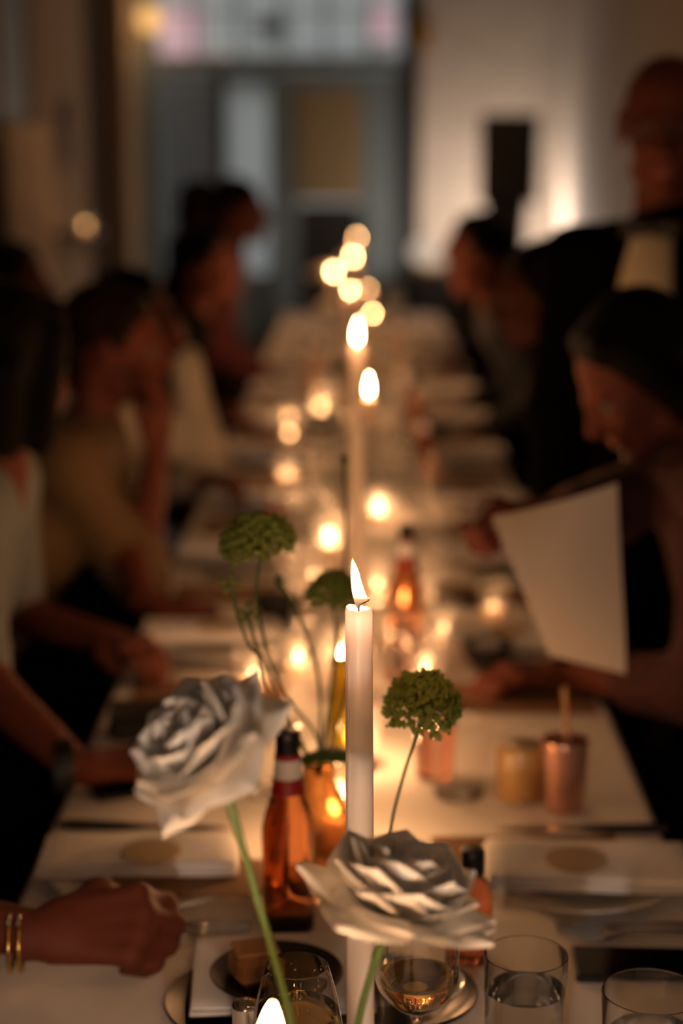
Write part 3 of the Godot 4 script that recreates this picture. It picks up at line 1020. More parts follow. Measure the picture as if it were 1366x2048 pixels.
# ------------------------------------------------------------------ the near end of the table
func build_near_things() -> void:
	# the candle in focus
	candlestick(Vector3(-0.001, TOP, -1.557), 0.06, "candlestick under the tall sharp white candle in the foreground")
	var c := thing("taper_candle", "tall white candle in sharp focus, its flame bent over a curled wick", "candle", Vector3(-0.001, TOP + 0.0425, -1.557), 0.0, "lit white taper candles")
	c.rotation.z = 0.006
	var H := 0.436
	var R := 0.0125
	var wx := MB.new()
	wx.lathe([Vector2(0, 0), Vector2(R + 0.0008, 0), Vector2(R + 0.0008, 0), Vector2(R + 0.0006, H * 0.5), Vector2(R, H - 0.06), Vector2(R - 0.0002, H - 0.012), Vector2(R - 0.0001, H - 0.004), Vector2(R - 0.0008, H + 0.0004), Vector2(R - 0.0018, H + 0.0003), Vector2(R - 0.0032, H - 0.0012), Vector2(R * 0.45, H - 0.0032), Vector2(0, H - 0.0038)], 56)
	for k in wx.v.size():      # an uneven melted rim, lower towards the right
		var p := wx.v[k]
		if p.y > H - 0.013:
			var a := atan2(p.z, p.x)
			var w := clampf((p.y - H + 0.013) / 0.013, 0, 1)
			var bump := 0.0016 * exp(-pow(wrapf(a - 2.75, -PI, PI) / 0.22, 2.0)) + 0.0012 * exp(-pow(wrapf(a - 0.25, -PI, PI) / 0.2, 2.0))
			bump += 0.0007 * sin(a * 2.0 + 0.4) + 0.0003 * sin(a * 7.0)
			wx.v[k].y += w * (bump * clampf(Vector2(p.x, p.z).length() / R, 0, 1) - 0.0008 * p.x / R)
	part("wax", wx.mesh(), M.wax, c)
	# a seam and two runs of wax down the left side
	var sm := MB.new()
	for run in [[2.45, 0.14, 0.385, 0.0009], [2.30, 0.20, 0.40, 0.0008], [2.52, 0.0, 0.24, 0.0007]]:
		var pts := []
		for k in 10:
			var y := lerpf(run[2], run[1], k / 9.0)
			var a: float = run[0] + 0.03 * sin(k * 1.3)
			pts.append(Vector3(cos(a) * (R + 0.0002), y, sin(a) * (R + 0.0002)))
		sm.tube(pts, [0.0003, 0.0007, run[3], run[3], 0.0007, run[3], 0.0007, 0.0006, run[3], 0.0011], 6)
	part("wax_drip", sm.mesh(), M.wax, c)
	var wk := MB.new()
	wk.tube([Vector3(0.0, H - 0.006, 0.001), Vector3(-0.0002, H, 0.0018), Vector3(0.0004, H + 0.0035, 0.0035), Vector3(0.003, H + 0.0062, 0.0045), Vector3(0.006, H + 0.0072, 0.0045), Vector3(0.0085, H + 0.0082, 0.003), Vector3(0.0094, H + 0.0094, 0.0015)], [0.0009, 0.0009, 0.0009, 0.0010, 0.0010, 0.0009, 0.0007], 8)
	part("wick", wk.mesh(), M.wick, c)
	var em := MB.new()
	em.ball(Vector3(0.0092, H + 0.0098, 0.0004), Vector3(0.0008, 0.0008, 0.0008), 8, 6)
	part("wick_ember", em.mesh(), M.ember, c)
	# flame: a leaf leaning left at its tip, hooked over the wick on the right
	var fl := MB.new()
	var rows := [[0.0006, -0.0020, 0.0004], [0.003, -0.0030, 0.0012], [0.006, -0.0040, 0.0038], [0.0085, -0.0046, 0.0082], [0.0105, -0.0050, 0.0078], [0.0135, -0.0056, 0.0062], [0.018, -0.0062, 0.0046], [0.023, -0.0067, 0.0030], [0.028, -0.0070, 0.0016], [0.033, -0.0071, 0.0005], [0.037, -0.0069, -0.0010], [0.041, -0.0065, -0.0026], [0.0435, -0.0062, -0.0040], [0.0465, -0.0058, -0.0052]]
	var segs := 18
	for r in rows:
		var cx: float = (r[1] + r[2]) / 2
		var rr: float = (r[2] - r[1]) / 2
		for s in segs:
			var a := -TAU * s / segs
			fl.vert(Vector3(cx + rr * cos(a), H + r[0], minf(rr, 0.0042) * sin(a)), Vector2(0.5, r[0] / 0.0465))
	for k in rows.size() - 1:
		for s in segs:
			var s2 := (s + 1) % segs
			fl.quad(k * segs + s, k * segs + s2, (k + 1) * segs + s2, (k + 1) * segs + s)
	var c0 := fl.vert(Vector3(-0.0008, H, 0), Vector2(0.5, 0))
	var c1 := fl.vert(Vector3(-0.0055, H + 0.0480, 0), Vector2(0.5, 1))
	for s in segs:
		fl.tri(c0, (s + 1) % segs, s)
		fl.tri(c1, (rows.size() - 1) * segs + s, (rows.size() - 1) * segs + (s + 1) % segs)
	part("flame", fl.mesh(), M.candle_flame, c)
	omni("candle_light", Vector3(-0.001, H + 0.018, 0), CANDLE, 0.020, 0.01, c)
	omni("added_wax_glow", Vector3(0, H - 0.009, 0), Color(1.0, 0.50, 0.37), 0.0005, 0.004, c)      # added light in the wax, imitating flame light scattered down

	# the candle whose flame just reaches into the frame at the bottom
	taper(-0.0595, -1.055, 1.058, "nearest white candle, only its flame showing at the bottom edge", 0.02, 0.040, 0.0075, 0.08)
	# two more added beyond the lower edge of the frame as front light
	taper(0.14, -0.62, 1.02, "added right-hand white candle of the pair at the near table end", 0.075)
	taper(-0.16, -0.55, 1.03, "added left-hand white candle of the pair at the near table end", 0.075)

	# a small unseen lamp added at the table end as neutral front fill
	var tl := thing("added_table_lamp", "small cordless table lamp added as front fill at the near table end", "lamp", Vector3(-0.02, TOP, -0.40))
	part("base", lathe_mesh([Vector2(0, 0), Vector2(0.055, 0), Vector2(0.055, 0.012), Vector2(0.008, 0.018), Vector2(0.008, 0.22), Vector2(0, 0.22)], 28), M.brass, tl)
	var lb := MB.new()
	lb.ball(Vector3(0, 0.255, 0), Vector3(0.035, 0.04, 0.035), 16, 10)
	part("lamp_bulb", lb.mesh(), glow("added_lamp_glow", Color(1.0, 0.70, 0.48), 6.0), tl)
	omni("table_fill_light", Vector3(0, 0.255, 0), Color(1.0, 0.82, 0.68), 0.42, 0.03, tl)
	# wine glasses
	var p1 := wine_profile(0.185, 0.0275, 0.041, 0.115, 0.078)
	var g1 := thing("wine_glass", "tapering wine glass with condensation, left of the sharp candle and behind the nearest flame", "wine glass", Vector3(-0.057, TOP, -1.442))
	part("glass_body", lathe_mesh(p1, 56), M.glass, g1)
	part("wine", liquid(p1, 0.0815, 0.143), M.wine, g1)
	var dr := MB.new()
	for k in 46:
		var a := rng.randf_range(0, TAU)
		var y := rng.randf_range(0.147, 0.178)
		var rr := 0.0275 + (0.041 - 0.0275) * (1.0 - pow((y - 0.115) / 0.07, 1.6)) - 0.0012
		var q := rng.randf_range(0.0004, 0.0011)
		dr.ball(Vector3(cos(a) * rr, y, sin(a) * rr), Vector3(q, q * 1.3, q), 8, 5)
	var drn := part("droplets", dr.mesh(), M.water, g1)
	drn.set_meta("kind", "stuff")
	var p2 := wine_profile(0.205, 0.034, 0.0405, 0.124, 0.083)
	var g2 := thing("wine_glass", "wine glass half full of golden wine under the right rose", "wine glass", Vector3(0.052, TOP, -1.553))
	part("glass_body", lathe_mesh(p2, 56), M.glass, g2)
	part("wine", liquid(p2, 0.0865, 0.120), M.wine, g2)
	# water glasses
	var w1 := thing("water_glass", "straight water glass two thirds full, right of the golden wine", "glass", Vector3(0.159, TOP, -1.595))
	part("glass_body", lathe_mesh(tumbler_profile(0.0375, 0.0408, 0.123, 0.008), 48), M.glass, w1)
	part("water", tumbler_water(0.0375, 0.0408, 0.123, 0.008, 0.086), M.water, w1)
	var w2 := thing("water_glass", "low round water glass cut by the lower right corner in front of the phone", "glass", Vector3(0.278, TOP, -1.571))
	part("glass_body", lathe_mesh(tumbler_profile(0.044, 0.048, 0.097, 0.008), 48), M.glass, w2)
	part("water", tumbler_water(0.044, 0.048, 0.097, 0.008, 0.05), M.water, w2)
	# salt shaker
	var s := thing("salt_shaker", "small salt shaker with a chrome cap before the bread plate", "salt shaker", Vector3(-0.110, TOP, -1.545))
	part("glass_body", lathe_mesh([Vector2(0, 0), Vector2(0.017, 0), Vector2(0.018, 0.003), Vector2(0.0125, 0.074), Vector2(0.0115, 0.078), Vector2(0, 0.078)], 28), M.thin_glass, s)
	part("salt", lathe_mesh([Vector2(0, 0.002), Vector2(0.0165, 0.003), Vector2(0.0125, 0.062), Vector2(0, 0.062)], 24), M.salt, s)
	part("cap", lathe_mesh([Vector2(0.0128, 0.075), Vector2(0.0132, 0.075), Vector2(0.0132, 0.092), Vector2(0.0122, 0.0955), Vector2(0.006, 0.0975), Vector2(0, 0.098)], 32), M.chrome, s)

	# small plates, napkin and bread at the bottom edge
	var d1 := thing("side_plate", "round metal side plate under the napkin left of the bread", "plate", Vector3(-0.105, TOP, -1.70))
	plate_parts(d1, 0.100, M.gunmetal)
	var nk := thing("napkin", "white napkin spread over the metal side plate behind the bread dish", "napkin", Vector3(-0.085, TOP + 0.022, -1.745), 0.06)
	napkin_parts(nk, 0.19, 0.17, 2, 0.0)
	var d2 := thing("bread_dish", "dark stoneware dish holding a piece of bread behind the tapering wine glass", "plate", Vector3(-0.088, TOP + 0.034, -1.695))
	plate_parts(d2, 0.068, M.stoneware)
	var br := MB.new()
	br.box(Vector3.ZERO, Vector3(0.05, 0.035, 0.042), 0.009)
	for k in br.v.size():
		br.v[k] += Vector3(sin(br.v[k].z * 190.0), sin(br.v[k].x * 150.0), 0) * 0.002
	var bread := thing("bread_piece", "rough brown piece of bread on the dark dish", "bread", Vector3(-0.110, TOP + 0.0405, -1.70), 0.3)
	var crumb := part("crumb", br.mesh(), M.bread, bread)
	crumb.position.y = 0.0175
	part("crust", bx(Vector3(0, 0.0365, 0), Vector3(0.046, 0.004, 0.038), 0.0015), M.straw, bread)
	var d3 := thing("side_plate", "round metal side plate with a bright rim behind the golden wine", "plate", Vector3(0.035, TOP, -1.72))
	d3.remove_meta("group")
	plate_parts(d3, 0.086, M.gunmetal)
	var d4 := thing("saucer", "small white saucer lying on the metal side plate right of the candle", "plate", Vector3(0.062, TOP + 0.021, -1.70))
	plate_parts(d4, 0.045, M.porcelain)

	# bottles
	var b1 := thing("beer_bottle", "brown beer bottle with a red and white neck label below the left rose", "bottle", Vector3(-0.085, TOP, -1.910), 0.0, "beer bottles")
	bottle_parts(b1, M.amber, true)
	first(b1, "beer_bottle")
	var b2 := thing("drink_bottle", "small bottle of pink drink with a black cap behind the right rose", "bottle", Vector3(0.122, TOP, -1.835))
	part("glass_body", lathe_mesh([Vector2(0, 0), Vector2(0.021, 0), Vector2(0.022, 0.003), Vector2(0.022, 0.075), Vector2(0.017, 0.092), Vector2(0.011, 0.10), Vector2(0.011, 0.108), Vector2(0, 0.108)], 30), M.pink_drink, b2)
	part("cap", lathe_mesh([Vector2(0, 0.104), Vector2(0.0135, 0.104), Vector2(0.0135, 0.128), Vector2(0.012, 0.13), Vector2(0, 0.13)], 24), M.black, b2)
	# phone
	var ph := thing("phone", "black phone lying face up at the right edge behind the low water glass", "phone", Vector3(0.312, TOP, -1.812), -0.04)
	var pb := MB.new()
	pb.box(Vector3(0, 0.0042, 0), Vector3(0.158, 0.0084, 0.078), 0.003)
	part("case", pb.mesh(), M.rubber, ph)
	part("screen", bx(Vector3(0, 0.0087, 0), Vector3(0.150, 0.0008, 0.070), 0.0003), M.screen_glass, ph)

func build_candles() -> void:
	taper(-0.011, -3.093, 1.291, "second tall candle straight behind the sharp one, its flame above", 0.035, 0.042, 0.0062)
	# a candle stub high on a clear glass holder
	var gh := thing("candlestick", "clear glass candlestick carrying the candle stub right of the second tall candle", "candlestick", Vector3(0.009, TOP, -2.777))
	part("base", lathe_mesh([Vector2(0, 0), Vector2(0.045, 0), Vector2(0.045, 0.004), Vector2(0.012, 0.012), Vector2(0.008, 0.02)], 28), M.thin_glass, gh)
	part("shaft", lathe_mesh([Vector2(0.008, 0.02), Vector2(0.006, 0.2), Vector2(0.007, 0.42), Vector2(0.014, 0.445)], 20), M.thin_glass, gh)
	part("socket", lathe_mesh([Vector2(0, 0.444), Vector2(0.0135, 0.444), Vector2(0.0145, 0.47), Vector2(0.0135, 0.47)], 20), M.thin_glass, gh)
	var st := thing("taper_candle", "short candle stub burning high on the clear glass candlestick", "candle", Vector3(0.009, TOP + 0.4465, -2.777), 0.0, "lit white taper candles")
	candle_parts(st, 0.046, 0.0105, 0.036, 0.0058, 0.014)
	var names := ["white candle with the fourth flame, at the back of the left pair", "white candle with the leftmost bright flame of the far cluster", "white candle with the second brightest flame of the far cluster", "farthest white candle, its flame topmost of all on the table", "white candle with the lowest orange flame of the far cluster", "white candle with the dim flame right of the far cluster"]
	taper(-0.041, -5.421, 1.181, names[0], 0.13, 0.012, 0.0026)
	taper(-0.124, -7.443, 1.079, names[1], 0.08, 0.026, 0.0052)
	taper(-0.048, -8.061, 1.099, names[2], 0.08, 0.026, 0.0056)
	taper(-0.034, -8.95, 1.142, names[3], 0.06, 0.014, 0.0030)
	taper(0.031, -6.208, 1.032, names[4], 0.09, 0.014, 0.0030)
	taper(0.015, -7.03, 1.052, names[5], 0.015, 0.008, 0.0020)
	# votives down the middle, many added as stand-ins for glints on glass: [x, z, light, flame height, flame radius, tall, dim flame, label]
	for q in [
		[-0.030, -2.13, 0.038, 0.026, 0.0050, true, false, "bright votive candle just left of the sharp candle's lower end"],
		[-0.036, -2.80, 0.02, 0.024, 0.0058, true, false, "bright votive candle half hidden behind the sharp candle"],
		[-0.006, -2.46, 0.035, 0.022, 0.0036, false, false, "added votive candle hidden close behind the sharp candle"],  # added out of sight to brighten the cloth around it
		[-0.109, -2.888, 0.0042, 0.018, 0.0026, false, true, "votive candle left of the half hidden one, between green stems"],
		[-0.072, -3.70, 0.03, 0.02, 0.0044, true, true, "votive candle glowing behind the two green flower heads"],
		[-0.099, -3.472, 0.0028, 0.008, 0.0016, false, true, "votive added as a glass glint left of the sharp flame"],  # stands in for a highlight on glassware, as do most below
		[-0.131, -3.334, 0.0021, 0.007, 0.0014, false, true, "votive added as a glass glint lower left of the sharp flame"],
		[0.029, -3.403, 0.004, 0.010, 0.0022, false, true, "left one of two votives added as glints right of the sharp flame"],
		[0.100, -3.30, 0.005, 0.010, 0.0022, false, true, "right one of two votives added as glints right of the sharp flame"],
		[0.053, -3.03, 0.008, 0.007, 0.0018, false, true, "votive added as a glass glint right of the sharp candle's top"],
		[0.146, -3.091, 0.0028, 0.006, 0.0013, false, true, "votive added as a glass glint before the black phone"],
		[-0.180, -2.809, 0.0042, 0.008, 0.0018, false, true, "votive added as a glass glint above the left white rose"],
		[0.037, -4.135, 0.035, 0.014, 0.0034, false, true, "votive added as a glint half covered by the second tall candle"],
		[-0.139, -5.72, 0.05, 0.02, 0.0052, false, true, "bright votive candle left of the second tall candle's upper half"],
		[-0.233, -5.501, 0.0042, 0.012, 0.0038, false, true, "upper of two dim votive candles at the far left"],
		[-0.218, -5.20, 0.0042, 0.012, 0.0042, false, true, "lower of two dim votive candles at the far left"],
		[0.171, -6.471, 0.0042, 0.006, 0.0014, false, true, "votive added as a glass glint on the far right half"],
		[-0.199, -4.586, 0.012, 0.006, 0.0012, false, true, "votive added as a faint glint left of the second tall candle"],
		[0.247, -3.251, 0.0021, 0.005, 0.0011, false, true, "votive added as a faint glint under the held menu"],
		[0.101, -2.75, 0.007, 0.016, 0.0018, true, true, "votive added as an upright glass glint above the round green head"]]:  # stands in for a streak reflected on a bottle neck
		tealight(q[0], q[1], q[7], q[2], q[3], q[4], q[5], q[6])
	# a votive and little shelf added to give a dim disc of light
	var sf := thing("added_wall_shelf", "small wooden shelf added on the left wall below the oval mirror", "shelf", Vector3(LX, 1.165, -9.0))
	part("board", bx(Vector3(0.11, 0, 0), Vector3(0.22, 0.022, 0.36)), M.wood, sf)
	for sz in [-0.13, 0.13]:
		var bk := MB.new()
		bk.tube([Vector3(0.008, -0.12, sz), Vector3(0.06, -0.09, sz), Vector3(0.15, -0.011, sz)], [0.008], 8)
		part("bracket", bk.mesh(), M.brass, sf)
	tealight(LX + 0.155, -9.0, "dim votive candle added on the small wall shelf at left", 0.006, 0.010, 0.0034, false, true, 1.176)
# ------------------------------------------------------------------ flowers
# one rose petal: angle from the axis runs a0 -> a1 along its length
func petal_into(b: MB, L: float, W: float, a0: float, a1: float, pw: float, r0: float, y0: float, cup: float, fold: float, point: float, phi: float, twist: float, nu := 8, nv := 10) -> void:
	var pr := []
	var r := r0
	var y := y0
	for k in nv + 1:
		var a := a0 + (a1 - a0) * pow(float(k) / nv, pw)
		pr.append([r, y, a])
		r += sin(a) * L / nv
		y += cos(a) * L / nv
	var wob := rng.randf_range(-1, 1)
	var cph := Basis(Vector3.UP, phi)
	b.sheet(nu, nv, func(u, w):
		var k := int(round(w * nv))
		var s: float = u * 2.0 - 1.0
		var wd: float = W * minf(1.0, pow(w / 0.5, 0.65))
		if w > 0.5:
			wd *= maxf(1.0 - pow((w - 0.5) / 0.5, point), 0.0)
		wd = maxf(wd, 0.0012)
		var a: float = pr[k][2]
		var dirn := Vector2(-cos(a), sin(a))       # towards the axis: (radial, up)
		var off: float = cup * s * s * wd * (1.0 - w * 0.4) - fold * w * w * s * s * wd + 0.0012 * sin(s * 5.0 + w * 7.0 + wob * 3.0) * w
		var q := Vector3(s * wd * (1.0 - 0.25 * absf(fold) * w), pr[k][1] + dirn.y * off, pr[k][0] + dirn.x * off)
		q.x += twist * w * w * L
		return cph * q, 0.0004)

func rose(called: String, label: String, base: Vector3, axis: Vector3, roll: float, stem: Array, scale: float, petals: Array, group: String) -> Node3D:
	var t := thing(called, label, "rose", base, 0.0, group)
	var ax := axis.normalized()
	var sx := ax.cross(Vector3(0.3, 0.2, 1)).normalized()
	var bs := Basis(sx, ax, sx.cross(ax)) * Basis(Vector3.UP, roll)
	bs = bs.scaled(Vector3.ONE * scale)
	var n := 0
	for p in petals:
		var b := MB.new()
		# p: L, W, a0, a1, pw, r0, y0, cup, fold, point, phi, twist
		petal_into(b, p[0], p[1], deg_to_rad(p[2]), deg_to_rad(p[3]), p[4], p[5], p[6], p[7], p[8], p[9], p[10], p[11])
		var o := part("petal", b.mesh(), M.petal, t)
		o.basis = bs
		n += 1
	var c := MB.new()
	c.lathe([Vector2(0, -0.006), Vector2(0.003, -0.006), Vector2(0.0065, 0.0), Vector2(0.0075, 0.006), Vector2(0.004, 0.012), Vector2(0, 0.012)], 14)
	for k in 5:
		var a := TAU * k / 5 + 0.4
		var s := MB.new()
		petal_into(c, 0.026, 0.004, 0.9, 2.5, 0.7, 0.005, 0.002, 0.2, 0.0, 1.2, a, 0.0, 4, 6)
	var cx := part("calyx", c.mesh(), M.stem, t)
	cx.basis = bs
	var sp := [ - ax * 0.004 * scale]
	for q in stem:
		sp.append(q - base)
	var smooth := spline(sp, 6)
	var sm := MB.new()
	var rr := []
	for k in smooth.size():
		rr.append(0.0030 + 0.0010 * exp(-pow((k - 9.0) / 1.5, 2.0)) + 0.0008 * exp(-k * 0.5))
	sm.tube(smooth, rr, 10)
	part("stem", sm.mesh(), M.stem, t)
	return t

func spline(pts: Array, per: int) -> Array:
	var out := []
	for k in pts.size() - 1:
		var a: Vector3 = pts[maxi(k - 1, 0)]
		var b: Vector3 = pts[k]
		var c: Vector3 = pts[k + 1]
		var d: Vector3 = pts[mini(k + 2, pts.size() - 1)]
		for s in per:
			out.append(b.cubic_interpolate(c, a, d, float(s) / per))
	out.append(pts[-1])
	return out

func rose_petals(open: float, seed_: int) -> Array:
	rng.seed = seed_
	var o := []
	var ga := 2.39996
	for k in 6:        # closed heart
		o.append([0.042 + 0.001 * k, 0.016 + 0.0012 * k, 16.0, -14.0 + 3.0 * k, 0.8, 0.0012 + 0.0012 * k, 0.004, 0.9, 0.0, 3.2, k * ga, 0.0])
	for k in 10:       # heart opening
		o.append([0.049, 0.029, 26.0, -6.0 + 4.0 * k, 1.0, 0.003 + 0.0008 * k, 0.004, 0.50, 0.10, 2.8, k * ga + 0.6 + rng.randf_range(-0.15, 0.15), rng.randf_range(-0.06, 0.06)])
	for k in 11:       # spreading
		o.append([0.057, 0.035, 34.0 + 2.0 * k, 36.0 + 6.0 * k * open, 1.3, 0.004, 0.003, 0.22, 0.26, 2.1, k * ga + 1.1 + rng.randf_range(-0.2, 0.2), rng.randf_range(-0.08, 0.08)])
	for k in 10:       # reflexed, pointed
		o.append([0.063 + rng.randf_range(-0.003, 0.004), 0.034, 52.0 + 2.5 * k, 86.0 + 6.0 * k * open, 1.2, 0.005, 0.002, 0.10, 0.42, 1.45, k * ga + 0.3 + rng.randf_range(-0.2, 0.2), rng.randf_range(-0.12, 0.12)])
	return o

func bud_vase(at: Vector3, label: String, h := 0.13) -> void:
	var t := thing("bud_vase", label, "vase", at, 0.0, "clear bud vases")
	part("glass_body", lathe_mesh([Vector2(0, 0), Vector2(0.024, 0), Vector2(0.027, 0.004), Vector2(0.028, h * 0.35), Vector2(0.012, h * 0.7), Vector2(0.011, h * 0.9), Vector2(0.014, h)], 28), M.thin_glass, t)
	part("water", lathe_mesh([Vector2(0, 0.003), Vector2(0.0235, 0.003), Vector2(0.0265, h * 0.3), Vector2(0, h * 0.3)], 24), M.water, t)

func umbel_mesh(r: float, rays: int, per: int, seed_: int, dome: float) -> ArrayMesh:
	rng.seed = seed_
	var b := MB.new()
	for k in rays:
		var f := (k + 0.5) / rays
		var pol := acos(1.0 - f * dome)
		var az := k * 2.39996
		var d := Vector3(sin(pol) * cos(az), cos(pol), sin(pol) * sin(az))
		var tip := d * r * rng.randf_range(0.88, 1.02) + Vector3(0, -0.25 * r, 0)
		b.tube([Vector3(0, -r * 0.55, 0), Vector3(d.x, d.y * 0.2 - 0.25, d.z) * r * 0.55, tip * 0.93], [0.0007, 0.0006], 4)
		for j in per:
			var q := tip + Vector3(rng.randf_range(-1, 1), rng.randf_range(-0.7, 0.7), rng.randf_range(-1, 1)) * r * 0.135
			var s := rng.randf_range(0.0014, 0.0030)
			var i0 := b.v.size()
			for e in [Vector3(s, 0, 0), Vector3(-s, 0, 0), Vector3(0, s, 0), Vector3(0, -s, 0), Vector3(0, 0, s), Vector3(0, 0, -s)]:
				b.vert(q + e)
			for tr in [[0, 2, 4], [4, 2, 1], [1, 2, 5], [5, 2, 0], [0, 4, 3], [4, 1, 3], [1, 5, 3], [5, 0, 3]]:
				b.tri(i0 + tr[0], i0 + tr[2], i0 + tr[1])
	return b.mesh()

func umbel(label: String, head: Vector3, r: float, tilt: Vector3, stem: Array, rays := 70, per := 30, dome := 1.05) -> Node3D:
	var t := thing("green_umbel", label, "flower", head, 0.0, "green umbel flowers")
	var h := part("flower_head", umbel_mesh(r, rays, per, int(head.x * 5000.0) + 77, dome), M.umbel, t)
	h.set_meta("kind", "stuff")
	h.basis = Basis(Quaternion(Vector3.UP, tilt.normalized()))
	var sp := [-tilt.normalized() * r * 0.55]
	for q in stem:
		sp.append(q - head)
	var sm := MB.new()
	sm.tube(spline(sp, 6), [0.0017], 8)
	part("stem", sm.mesh(), M.stem, t)
	return t

func build_flowers() -> void:
	rose("white_rose", "open white rose on the left, facing left over the place setting", Vector3(-0.106, 1.205, -1.225), Vector3(-0.58, 0.70, 0.42), 0.4,
		[Vector3(-0.099, 1.180, -1.226), Vector3(-0.088, 1.135, -1.229), Vector3(-0.070, 1.06, -1.236), Vector3(-0.055, 0.99, -1.246), Vector3(-0.044, 0.90, -1.256), Vector3(-0.036, 0.77, -1.262)], 1.03, rose_petals(0.9, 5), "white roses")
	rose("white_rose", "open white rose right of centre, wide flat petals, before the foot of the sharp candle", Vector3(0.021, 1.060, -1.264), Vector3(0.28, 0.94, -0.02), 1.0,
		[Vector3(0.015, 1.040, -1.266), Vector3(0.009, 1.02, -1.271), Vector3(0.002, 0.99, -1.280), Vector3(-0.004, 0.955, -1.287), Vector3(-0.012, 0.88, -1.295), Vector3(-0.015, 0.77, -1.298)], 1.24, rose_petals(0.3, 23), "white roses")
	bud_vase(Vector3(-0.035, TOP, -1.262), "clear bud vase holding the left white rose")
	bud_vase(Vector3(-0.015, TOP, -1.298), "clear bud vase holding the right white rose")
	# green umbels with their stems meeting in the amber vase
	var v := Vector3(-0.052, 0.90, -2.01)
	umbel("large green flower head on the left, highest of the three", Vector3(-0.116, 1.215, -1.90), 0.039, Vector3(-0.15, 1, 0.1), [Vector3(-0.118, 1.15, -1.905), Vector3(-0.108, 1.09, -1.915), Vector3(-0.088, 1.02, -1.95), Vector3(-0.055, 0.955, -2.0), v])
	umbel("green flower head touching the left side of the sharp candle", Vector3(-0.035, 1.122, -2.03), 0.031, Vector3(0.0, 1, 0.15), [Vector3(-0.032, 1.06, -2.03), Vector3(-0.038, 1.0, -2.02), Vector3(-0.045, 0.95, -2.01), v], 60, 28)
	umbel("round green flower head right of the sharp candle", Vector3(0.061, 1.090, -1.72), 0.036, Vector3(0.12, 1, 0.2), [Vector3(0.053, 1.045, -1.722), Vector3(0.043, 1.01, -1.725), Vector3(0.030, 0.95, -1.73), Vector3(0.022, 0.86, -1.735), Vector3(0.02, 0.77, -1.735)], 80, 30, 1.35)
	umbel("small green bud cluster left of the large head's stem", Vector3(-0.146, 1.169, -1.89), 0.011, Vector3(-0.3, 1, 0), [Vector3(-0.138, 1.13, -1.895), Vector3(-0.125, 1.09, -1.905), Vector3(-0.11, 1.07, -1.92), Vector3(-0.09, 0.99, -1.96), v], 10, 16, 1.6)
	umbel("small green bud cluster lying against the large head's stem", Vector3(-0.127, 1.137, -1.885), 0.012, Vector3(-0.2, 1, 0.2), [Vector3(-0.118, 1.09, -1.90), Vector3(-0.11, 1.03, -1.94), Vector3(-0.08, 0.97, -1.98), v], 10, 16, 1.6)
	bud_vase(Vector3(0.02, TOP, -1.735), "clear bud vase holding the round green flower head", 0.12)
	# bent olive stems rising behind
	for a in [["long olive stem bending left, its flower hidden behind the large green head", [Vector3(-0.100, 1.13, -2.05), Vector3(-0.075, 1.08, -2.06), Vector3(-0.052, 1.0, -2.05), v]], ["thin olive stem leaning right beside the sharp candle", [Vector3(-0.006, 1.05, -2.08), Vector3(-0.018, 1.0, -2.06), Vector3(-0.03, 0.96, -2.03), v]], ["upright olive stem between the second candle and the flame", [Vector3(-0.024, 1.24, -2.25), Vector3(-0.022, 1.12, -2.2), Vector3(-0.035, 1.0, -2.1), v]]]:
		var b := MB.new()
		b.tube(spline(a[1], 6), [0.0022], 8)
		b.ball(a[1][0], Vector3(0.005, 0.008, 0.005), 8, 6)
		tag(top("flower_stem", b.mesh(), M.stem), a[0], "stem", "bare flower stems")
	# vases
	var av := thing("amber_vase", "brown glass vase holding the green flower stems behind the beer bottle", "vase", Vector3(-0.052, TOP, -2.01))
	part("glass_body", lathe_mesh([Vector2(0, 0), Vector2(0.036, 0), Vector2(0.039, 0.004), Vector2(0.039, 0.10), Vector2(0.028, 0.125), Vector2(0.020, 0.14), Vector2(0.020, 0.165), Vector2(0.024, 0.17), Vector2(0.021, 0.17), Vector2(0.0175, 0.162), Vector2(0.0175, 0.14), Vector2(0.026, 0.122), Vector2(0.036, 0.098), Vector2(0.036, 0.006), Vector2(0, 0.005)], 36), M.smoke_glass, av)
	var lf := MB.new()
	lf.sheet(8, 8, func(u, w):
		var s: float = (u - 0.5) * 2.0
		var wd: float = 0.026 * sin(PI * clampf(w * 0.92 + 0.04, 0, 1))
		return Vector3(-0.085 + 0.10 * w, 0.925 + 0.022 * sin(w * 3.0) - 0.3 * wd * s * s, -1.985 + s * wd + 0.015 * w), 0.0008)
	tag(top("vase_leaf", lf.mesh(), M.stem), "dark drooping leaf across the neck of the brown vase", "leaf")
	var ov := thing("olive_vase", "slim yellow-green glass vase glowing just left of the sharp candle", "vase", Vector3(-0.030, TOP, -2.32))
	part("glass_body", lathe_mesh([Vector2(0, 0), Vector2(0.018, 0), Vector2(0.020, 0.004), Vector2(0.017, 0.14), Vector2(0.013, 0.19), Vector2(0.015, 0.20), Vector2(0.012, 0.20), Vector2(0.0105, 0.19), Vector2(0.0145, 0.14), Vector2(0.0175, 0.006), Vector2(0, 0.005)], 28), M.olive_glass, ov)
	# more white roses down the table
	var spots := [[-0.09, -4.15, 0.20, "white rose on the left behind the large green head"], [0.02, -4.6, 0.25, "white rose beside the second candle's foot"], [-0.06, -5.1, 0.22, "third white rose back, left of the second candle"], [0.05, -5.9, 0.26, "white rose right of the second candle's upper half"], [-0.12, -6.7, 0.24, "white rose under the leftmost far flame"], [-0.02, -7.4, 0.28, "white rose in the middle of the far cluster"], [-0.16, -8.2, 0.26, "white rose far left in the flower row"], [-0.06, -8.6, 0.30, "farthest white rose at the head of the table"], [-0.22, -8.7, 0.22, "white rose left of the farthest one"]]
	var pr := rose_petals(0.8, 31).slice(0, 28)
	var src: Node3D = null
	var vsrc: Node3D = null
